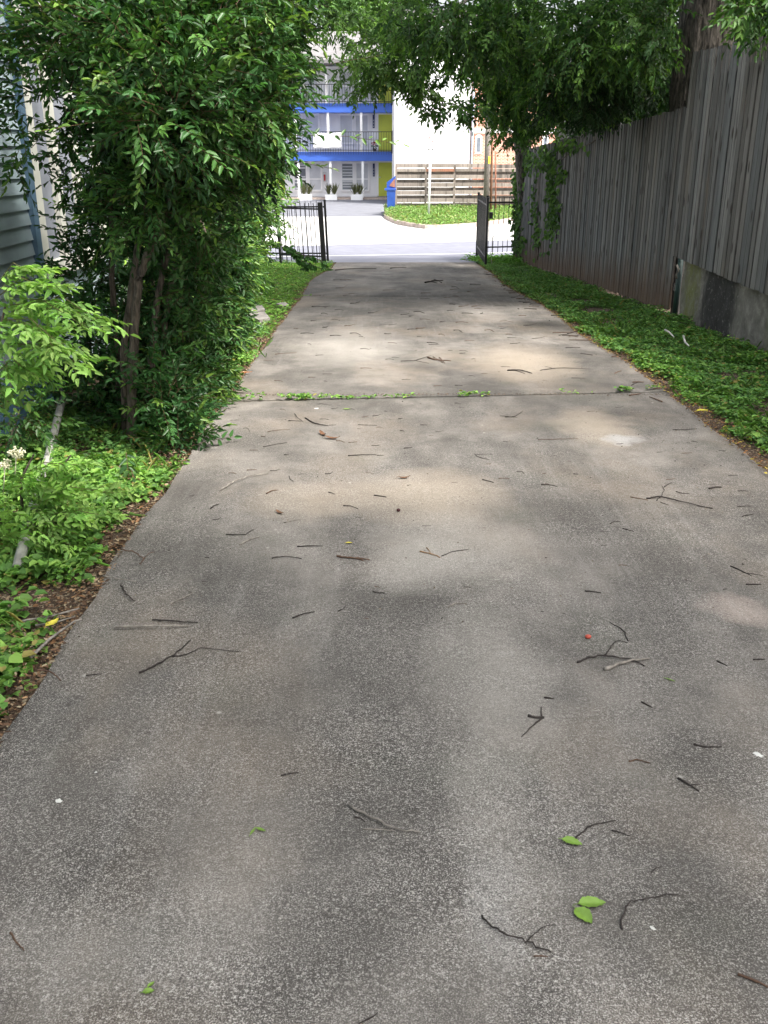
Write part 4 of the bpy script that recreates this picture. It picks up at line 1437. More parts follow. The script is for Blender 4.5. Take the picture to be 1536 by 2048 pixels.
# ------------------------------------------------------------------ nandina-like plants, near left
def nandina(name, label, fronds, blobs, cols, canes):
    root = empty(name, (float(canes[0][0]), float(canes[0][1]), float(gz(canes[0][1])) - .05), label, 'plant')
    Lv = Leaves()
    O, A, = [], []
    for (u0, v0, u1, v1, Y0, Y1) in fronds:
        a_, b_ = at(u0, v0, Y0), at(u1, v1, Y1)
        sag = np.array([0, 0, .05])
        m_ = (a_ + b_) / 2 + sag
        Lv.stems(np.array([a_, m_]), np.array([m_, b_]), .0025, (.16, .15, .06))
        for k in range(7):
            t = (k + .6) / 7
            p = a_ * (1 - t) ** 2 + 2 * m_ * t * (1 - t) + b_ * t * t
            d = unit((b_ - a_)[None])[0]
            sd = np.cross(d, [0, 0, 1.0])
            for s_ in (-1, 1):
                O.append(p)
                A.append(d * .75 + sd * s_ * .7 + np.array([0, 0, random.uniform(-.15, .2)]))
        O.append(b_)
        A.append(b_ - a_)
    O, A = np.array(O), unit(np.array(A))
    sprays(Lv, O, A, .105, 4, .047, .0185, cols, (.36, .52, .14), .5, droop=.22, gravity=.15, stem=(.15, .16, .05), opp=True, jit=.2, stem_r=.0012, ang=.85)
    for (u, v, Y, ru, rv, ry, n) in blobs:
        c_, r_ = B(u, v, Y, ru, rv, ry)
        O, A = in_blob(c_, r_, n, 8, .4, .2)
        A = unit(A * .5 + rnd_dir(n) * .6 + np.array([.7, -.1, .1]))
        sprays(Lv, O, A, .12, 4, .047, .0185, cols, (.36, .52, .14), .4, droop=.28, gravity=.25, stem=(.15, .16, .05), opp=True, jit=.2, stem_r=.0012, ang=.85)
    Lv.build('foliage', M['leaf_soft'], root)
    for cx, cy, tx, ty, tz in canes:
        MB().tube([(cx, cy, float(gz(cy)) - .08), ((cx + tx) / 2 - .03, (cy + ty) / 2, tz * .55), (tx, ty, tz)], [.009, .007, .004], 6).build('cane', M['bark'], root)
    return root


NC = [(.20, .39, .085), (.26, .47, .10), (.17, .33, .08), (.30, .50, .12)]
nandina('bamboo_shrub', 'light green feathery shrub arching in from the left above the pipe',
        [(20, 610, 165, 650, 3.6, 3.5), (40, 690, 150, 725, 3.5, 3.4), (0, 560, 60, 545, 3.7, 3.7), (60, 600, 195, 640, 3.65, 3.6), (10, 640, 120, 690, 3.5, 3.4), (0, 740, 55, 745, 3.5, 3.5), (0, 590, 90, 575, 3.6, 3.6)],
        [(-5, 640, 3.6, 50, 50, .18, 34), (40, 700, 3.55, 50, 26, .15, 24), (-10, 590, 3.7, 30, 28, .15, 8), (-5, 770, 3.6, 26, 24, .1, 8)],
        NC, [(-1.75, 3.7, -1.42, 3.6, 1.05), (-1.8, 3.6, -1.5, 3.5, .85), (-1.7, 3.8, -1.5, 3.7, 1.15)])
r2 = nandina('bamboo_shrub', 'low bushy light green shrub spreading over the white pipe at left edge',
        [(30, 960, 150, 930, 4.3, 4.2), (60, 1000, 215, 985, 4.2, 4.1), (50, 1040, 200, 1030, 4.1, 4.0), (30, 1080, 140, 1090, 4.0, 3.9), (60, 980, 130, 940, 4.3, 4.3)],
        [(50, 1000, 4.2, 85, 45, .3, 90), (110, 1010, 4.1, 70, 35, .25, 55), (20, 1060, 4.0, 45, 30, .2, 30)],
        NC, [(-1.72, 4.2, -1.6, 4.15, .30), (-1.6, 4.3, -1.45, 4.2, .28), (-1.75, 4.05, -1.7, 4.0, .3)])
# flower panicles
for k, (u, v, r_, lab) in enumerate(((33, 905, 18, ''), (10, 930, 16, ''))):
    mb = MB()
    c_, rr = B(u, v, 4.4, r_, 12, .04)
    P, _ = in_blob(c_, rr, 70, 10, .4, .2)
    for q in P:
        mb.ball(q, .0055, 5, 4)
    mb.tube([tuple(c_ - np.array([.03, 0, .15])), tuple(c_)], .003, 5)
    mb.build('flower_cluster', M['flower'], r2)
# broad-leaved dark bush at left edge low
root = empty('shrub', (-2.35, 5.4, float(gz(5.4))), 'sparse dark shrub against the blue skirting of the house', 'shrub')
Lv = Leaves()
c_, r_ = B(40, 820, 5.3, 45, 60, .15, )
shrub(Lv, c_, r_, 55, .1, Lf=.05, Wf=.022)
Lv.build('foliage', M['leaf'], root)
MB().tube([(-2.3, 5.4, -.2), tuple(c_)], [.01, .005], 6).build('stem', M['bark'], root)

# drain pipe
root = empty('drain_pipe', tuple(gnd(35, 1150)), 'dirty white plastic drain pipe lying open-ended in the left bed', 'pipe')
e0, e1 = gnd(36, 1148), gnd(132, 832)
e0[2] = float(gz(e0[1])) + .02
e1[2] = float(gz(e1[1])) + .13
mb = MB()
ptsp = [tuple(e0 + (e1 - e0) * t + np.array([0, 0, .012 * math.sin(t * 9)])) for t in np.linspace(0, 1, 12)]
mb.tube(ptsp, .0245, 16, caps=False)
mb.tube([ptsp[0], ptsp[1]], .021, 16, caps=False)
mb.build('pipe_wall', M['pvc'], root)
d = unit((e1 - e0)[None])[0]
MB().tube([tuple(e0 + d * .06), tuple(e0 + d * .07)], .0205, 16).build('pipe_shade_disc', M['dark'], root)  # black disc set in the open end, standing for the shade inside

# stepping stones in the lawn
for i, (poly, lab) in enumerate((([(486, 617), (525, 613), (532, 622), (512, 628), (488, 626)], 'flat grey stone in the lawn, broken one nearest the hedge'),
                                 ([(492, 630), (530, 626), (542, 640), (520, 645), (495, 640)], 'flat grey stone in the lawn, largest and lowest'),
                                 ([(552, 610), (570, 607), (578, 612), (565, 616)], 'small flat stone in the lawn nearest the drive'))):
    P = [gnd(*q) for q in poly]
    c_ = sum(P) / len(P)
    mb = MB()
    n_ = len(P)
    zt_ = float(gz(c_[1])) + .03
    vs = [(p[0], p[1], float(gz(p[1])) - .08) for p in P] + [(c_[0] + (p[0] - c_[0]) * .93, c_[1] + (p[1] - c_[1]) * .93, float(gz(p[1])) + .025) for p in P]
    mb.add(vs, [(j, (j + 1) % n_, n_ + (j + 1) % n_, n_ + j) for j in range(n_)] + [tuple(range(n_, 2 * n_))])
    tag(mb.build('stepping_stone', M['stone']), lab, 'stone', 'flat stones in the lawn')

# ================================================================== TREES ON THE RIGHT
BX = [(.048, .118, .030), (.066, .155, .034), (.034, .088, .026), (.095, .195, .042)]
BX2 = [(.075, .155, .034), (.105, .205, .042), (.055, .12, .03)]
BNEW = (.17, .32, .05)


def canopy(Lv, c, r, n, cols=BX, Lf=.085, Wf=.036, K=5, Ls=.24, clumps=14, new_p=.2, spread=.34, shell=.4, down=.25):
    O, A = in_blob(c, r, n, clumps, spread, shell)
    A = unit(A * .45 + rnd_dir(n) * .8 + np.array([0, 0, -down]))
    sprays(Lv, O, A, Ls, K, Lf, Wf, cols, BNEW, new_p, droop=.42, gravity=.22, stem=(.08, .07, .03), opp=True, stem_r=.003)


def taper(path, r0, r1, n=14, seed=0, w=.1):
    P = np.array(path, float)
    t = np.linspace(0, len(P) - 1, (len(P) - 1) * 6 + 1)
    Q = np.stack([np.interp(t, np.arange(len(P)), P[:, k]) for k in range(3)], 1)
    for _ in range(3):
        Q[1:-1] = (Q[:-2] + Q[1:-1] * 2 + Q[2:]) / 4
    Q += np.random.default_rng(seed).normal(size=Q.shape) * r0 * w
    return MB().tube([tuple(q) for q in Q], list(np.linspace(r0, r1, len(Q))), n)


# T1: big ridged trunk behind the fence
root = empty('shade_tree', (4.85, 14.2, float(gz(14.2))), 'big old tree with thick ridged bark behind the step in the fence', 'tree', 'shade trees behind the picket fence')
tx = float(at(1408, 40, 14.2)[0])
mb = MB()
nn_, nz_ = 110, 150
rr_ = np.random.default_rng(5)
amp = rr_.random((9, 2))
vs = []
for i in range(nz_ + 1):
    z_ = -.7 + 8.2 * i / nz_
    cx_, cy_ = tx + .012 * z_, 14.2 - .05 * max(0, z_ - 3)
    R_ = .42 - .02 * z_ + .10 * math.exp(-(z_ + .8) * 1.6)
    for j in range(nn_):
        a_ = 6.2832 * j / nn_
        w1 = math.sin(a_ * 19 + 1.6 * math.sin(z_ * 2.1 + a_ * 3)) + .7 * math.sin(a_ * 31 + 2.2 * math.sin(z_ * 3.7 + a_ * 5) + 1)
        R2 = R_ * (1 + .03 * math.sin(a_ * 3 + z_)) + .028 * abs(w1) - .022 + .006 * math.sin(z_ * 23 + a_ * 17)
        vs.append((cx_ + R2 * math.cos(a_), cy_ + R2 * math.sin(a_), z_))
mb.add(vs, [(i * nn_ + j, i * nn_ + (j + 1) % nn_, (i + 1) * nn_ + (j + 1) % nn_, (i + 1) * nn_ + j) for i in range(nz_) for j in range(nn_)])
mb.build('trunk', M['bark_big'], root, True)
for i, p_ in enumerate([[(tx, 14.1, 4.6), (3.2, 13.6, 5.2), (1.6, 14, 5.0), (.4, 14.6, 4.2)], [(tx, 14.0, 5.6), (3.6, 11.5, 6.8), (2.4, 9, 7.2), (.8, 7, 7.4)], [(tx, 14.1, 5.4), (6.4, 13, 7), (8, 12, 8)], [(tx, 13.9, 6.2), (4, 15.5, 8), (3, 17, 8.6)]]):
    taper(p_, .12, .03, 9, 10 + i, .06).build('limb', M['bark_big'], root)
Lv = Leaves()
vis = [(1060, 50, 14.5, 90, 75, 1.0, 320), (1150, 85, 13.5, 90, 80, 1.0, 320), (1160, 190, 14.5, 80, 48, .8, 220), (1250, 65, 13.5, 85, 80, 1.0, 320), (1255, 150, 14.5, 70, 40, .8, 190),
       (1310, 60, 13.2, 26, 80, .6, 110), (1290, 185, 16.0, 55, 26, .6, 120), (1200, 222, 16.5, 55, 20, .6, 120), (810, 25, 14.5, 60, 42, .9, 120), (885, 40, 14, 60, 50, .9, 180), (960, 60, 14, 60, 70, .9, 240), (845, 90, 14.5, 45, 30, .6, 70), (1100, 150, 15, 70, 55, .8, 210)]
for (u, v, Y, ru, rv, ry, n) in vis:
    c_, r_ = B(u, v, Y, ru, rv, ry)
    canopy(Lv, c_, r_, n, [(.020, .052, .018), (.030, .072, .022)] if (v >= 150 and u > 1110) else BX, new_p=.05 if (v >= 150 and u > 1110) else .26)  # lower right leaves coloured darker, painting the shade under the canopy
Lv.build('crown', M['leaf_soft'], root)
# upper crown, coarser sprays, out of view and shaped to shade the drive
Lv = Leaves()
for (c_, r_, n) in [((4.5, 13.5, 7.5), (4.2, 4.5, 2.2), 1700), ((1.6, 13.5, 6.4), (2.6, 3.0, 1.2), 600), ((3.6, 15.0, 6.6), (2.2, 4.0, .9), 900), ((3.2, 9.0, 7.2), (1.6, 2.0, 1.0), 200), ((5.5, 16, 5.5), (3, 3, 2.0), 700)]:
    canopy(Lv, c_, r_, n, Lf=.15, Wf=.07, Ls=.45, clumps=30, spread=.16)
Lv.build('upper_crown', M['leaf_soft'], root)

# T2: ivy-covered leaning trunk at the far end of the fence
root = empty('shade_tree', (3.55, 23.6, float(gz(23.6))), 'slimmer leaning tree at the street end of the picket fence', 'tree', 'shade trees behind the picket fence')
q = [at(1050, 380, 23.8), at(1044, 290, 23.6), at(1030, 95, 23.0), at(1006, 10, 22.6), at(980, -90, 22)]
taper([(3.6, 23.8, -1.1)] + [tuple(p) for p in q] + [(1.9, 21, 7.5)], .21, .10, 12, 3, .03).build('trunk', M['bark_big'], root)
taper([tuple(at(985, -60, 22)), tuple(at(880, 55, 20)), tuple(at(800, 95, 19)), tuple(at(740, 150, 18))], .05, .018, 7, 5, .1).build('limb', M['bark_big'], root)
taper([tuple(at(862, 62, 19.6)), tuple(at(852, 110, 19.4)), tuple(at(845, 150, 19.3))], .03, .012, 6, 6, .1).build('limb', M['bark_big'], root)
Lv = Leaves()
vis = [(705, 60, 19, 45, 30, .8, 45), (765, 95, 18, 50, 48, .9, 170), (695, 150, 19, 22, 30, .5, 22), (706, 190, 18.5, 10, 20, .3, 12), (815, 125, 18, 45, 40, .8, 150), (845, 175, 18, 26, 26, .5, 60), (858, 215, 18, 12, 20, .3, 20),
       (760, 150, 18, 38, 22, .6, 50), (985, 100, 19, 40, 75, 1.0, 260), (1000, 190, 19, 36, 40, .9, 190), (1070, 215, 19.5, 55, 42, .9, 240), (1030, 262, 20.5, 36, 20, .6, 90), (1030, 150, 19, 50, 60, .9, 220),
       (915, 218, 17.5, 40, 9, .3, 48), (905, 150, 18, 24, 9, .3, 22), (650, 40, 20, 30, 22, .6, 18), (770, 35, 19, 55, 22, 1, 90)]
for (u, v, Y, ru, rv, ry, n) in vis:
    c_, r_ = B(u, v, Y, ru, rv, ry)
    canopy(Lv, c_, r_, n, BX2 if u < 880 else BX, Lf=.10, Wf=.042, new_p=.25)
Lv.build('crown', M['leaf_soft'], root)
Lv = Leaves()
for (c_, r_, n) in [((2.2, 20.0, 7.2), (3.4, 3.4, 1.8), 1000), ((-.8, 19, 6.0), (2.0, 2.5, .9), 380)]:
    canopy(Lv, c_, r_, n, Lf=.15, Wf=.07, Ls=.45, clumps=24, spread=.18)
Lv.build('upper_crown', M['leaf_soft'], root)
# creeper on the fence
root = empty('creeper', (3.2, 24.4, float(gz(24.4))), 'green creeper climbing the street end of the picket fence', 'climbing plant')
Lv = Leaves()


def fence_pt(u, v, off=.05):
    d = ray(u, v)
    for yy in np.arange(8, 26, .02):
        p = CAM + d * (yy / d[1])
        if p[0] >= 3.25 + (24.6 - p[1]) * (.54 / 11.9) - off and True:
            return p
        last = p
    return p


for (u, v, ru, rv, n) in [(1036, 380, 8, 65, 190), (1034, 440, 8, 50, 130), (1060, 320, 16, 22, 90), (1095, 320, 18, 26, 110), (1105, 380, 10, 35, 70), (1110, 420, 9, 40, 80), (1070, 400, 8, 50, 40), (1075, 470, 6, 40, 40), (1120, 350, 12, 22, 45), (1038, 490, 9, 18, 50), (1100, 450, 8, 40, 45), (1140, 290, 25, 12, 45)]:
    P, D = [], []
    for _ in range(n):
        uu, vv_ = u + random.gauss(0, ru * .6), v + random.gauss(0, rv * .55)
        p = fence_pt(max(1029, uu), vv_) if uu > 1029 else at(uu, vv_, 24.4)
        P.append(p)
    P = np.array(P)
    k = len(P)
    D = RNG.normal(size=(k, 3)) * .5 + np.array([-.3, -.2, -.8])
    Lv.leaves(P, D, RNG.normal(size=(k, 3)) * .3 + [-.8, -.5, .4], .12, .085, np.array(BX2)[RNG.integers(0, 3, k)] * (.6 + .8 * RNG.random((k, 1))), mid=.5)
Lv.build('foliage', M['leaf_soft'], root)
mb = MB()
for (u0, v0, u1, v1) in ((1036, 515, 1038, 300), (1075, 520, 1070, 310), (1112, 500, 1098, 310), (1100, 330, 1190, 280)):
    P = [fence_pt(max(1030, u0 + (u1 - u0) * t + 3 * math.sin(t * 9)), v0 + (v1 - v0) * t, .03) for t in np.linspace(0, 1, 12)]
    mb.tube([tuple(p) for p in P], .008, 5)
mb.build('vine_stem', M['bark'], root)

# T3: near tree right of the fence; unseen crown over the viewer added to shade the drive
root = empty('shade_tree', (6.6, 5.2, -.1), 'tree right of the taller fence whose leaves show at top right corner', 'tree', 'shade trees behind the picket fence')
taper([(6.6, 5.2, -.4), (6.5, 5.2, 2.5), (6.2, 5.0, 5.0), (5.6, 4.6, 7.2)], .28, .14, 14, 7, .03).build('trunk', M['bark_big'], root)
for i, p_ in enumerate([[(6.3, 5.1, 4.5), (4.4, 4.0, 6.4), (2.4, 2.5, 7.0), (.5, 1.5, 7.2)], [(6.3, 5.1, 4.2), (4.6, 7.0, 5.6), (3.4, 8.4, 6.2)], [(6.0, 4.9, 5.4), (4.5, 1.5, 7.0), (3, -1, 7.5)]]):
    taper(p_, .10, .03, 8, 30 + i, .06).build('limb', M['bark_big'], root)
Lv = Leaves()
for (u, v, Y, ru, rv, ry, n) in [(1510, 15, 10.0, 42, 30, .4, 60), (1480, 25, 10.3, 18, 22, .2, 14)]:
    c_, r_ = B(u, v, Y, ru, rv, ry)
    c_[0] += .05
    canopy(Lv, c_, r_, n)
Lv.build('crown', M['leaf_soft'], root)
Lv = Leaves()
for (c_, r_, n) in [((6.2, 3.0, 6.8), (2.2, 2.2, 1.6), 420), ((3.6, .2, 7.2), (2.6, 2.0, 1.3), 1150), ((1.0, -1.6, 7.0), (3.2, 2.2, 1.4), 800), ((4.8, -3, 6.5), (3, 2.6, 2), 700), ((-2.5, -2.5, 6.6), (2.4, 2.4, 1.4), 500), ((6.8, 8.5, 5.5), (1.8, 2.5, 2), 260)]:
    canopy(Lv, c_, r_, n, Lf=.15, Wf=.07, Ls=.45, clumps=26, spread=.18)
Lv.build('upper_crown', M['leaf_soft'], root)

# backing trees beyond the fence, leaf colours darkened for the shaded interior
root = empty('shade_tree', (7.5, 19, -.9), 'dense dark tree standing deep behind the picket fence', 'tree', 'shade trees behind the picket fence')
taper([(7.5, 19, -1.2), (7.5, 19, 3), (7.2, 18.6, 6)], .2, .1, 10, 9, .04).build('trunk', M['bark_big'], root)
Lv = Leaves()
for (c_, r_, n) in [((6.6, 19.5, 3.2), (2.6, 2.6, 2.6), 1700), ((6.2, 16.5, 2.3), (1.8, 1.8, 1.7), 1000), ((9.5, 17, 4), (2.5, 3, 2.8), 700), ((6.0, 22.5, 3.6), (2.3, 2.0, 2.6), 900), ((5.4, 12.2, 3.9), (1.0, 1.2, .7), 160)]:
    canopy(Lv, c_, r_, n, [(.022, .06, .016), (.030, .08, .018)], Lf=.15, Wf=.07, Ls=.42, clumps=22, spread=.25)
Lv.build('crown', M['leaf_soft'], root)

# trees behind the apartments
FARC = [(.06, .13, .035), (.08, .17, .04), (.05, .11, .035)]
for (u, v, Y, ru, rv, lab) in [(600, 20, 74, 130, 75, 'pale green tree rising behind the left half of the apartment roof'), (760, 20, 80, 90, 55, 'smaller hazy tree behind the right end of the apartment roof'), (1010, 130, 70, 90, 120, 'leafy tree behind the brick building')]:
    c_, r_ = B(u, v, Y, ru, rv, 3.0)
    root = empty('background_tree', (float(c_[0]), Y, -.9), lab, 'tree', 'trees behind the buildings')
    taper([(c_[0], Y, -1.2), (c_[0] + .2, Y, c_[2] * .5), (c_[0], Y, c_[2])], .35, .2, 8, int(u), .05).build('trunk', M['bark_big'], root)
    Lv = Leaves()
    canopy(Lv, c_, r_, 1300, FARC, Lf=.34, Wf=.16, Ls=1.0, clumps=26, spread=.22)
    Lv.build('crown', M['leaf_soft'], root)

# ================================================================== THINGS LYING ON THE DRIVE
def on_drive(u, v):
    p = gnd(u, v)
    return p


def twig(paths, r, mat, label, group='twigs scattered over the driveway', cat='twig', name='twig'):
    mb = MB()
    for i, path in enumerate(paths):
        P = np.array([on_drive(u, v) for u, v in path])
        rr = r * .62 * (1 if i == 0 else .6)
        t = np.linspace(0, len(P) - 1, (len(P) - 1) * 5 + 1)
        Q = np.stack([np.interp(t, np.arange(len(P)), P[:, k]) for k in range(3)], 1)
        if len(P) > 2:
            Q[1:-1] = (Q[:-2] + Q[1:-1] * 2 + Q[2:]) / 4
        L_ = np.linalg.norm(P[-1] - P[0])
        Q[:, :2] += RNG.normal(size=(len(Q), 2)) * min(.004, L_ * .012)
        lift = rr * .9 + np.abs(np.sin(np.linspace(0, 3.14, len(Q)))) * min(.012, L_ * .03) * (random.random())
        Q[:, 2] = gz(Q[:, 1]) + lift
        rad = np.linspace(rr, rr * .55, len(Q)) * (1 + .18 * RNG.normal(size=len(Q)).clip(-1, 1))
        mb.tube([tuple(q_) for q_ in Q], list(rad), 6)
    # origin on the twig
    o = mb.build(name, mat)
    return tag(o, label, cat, group)


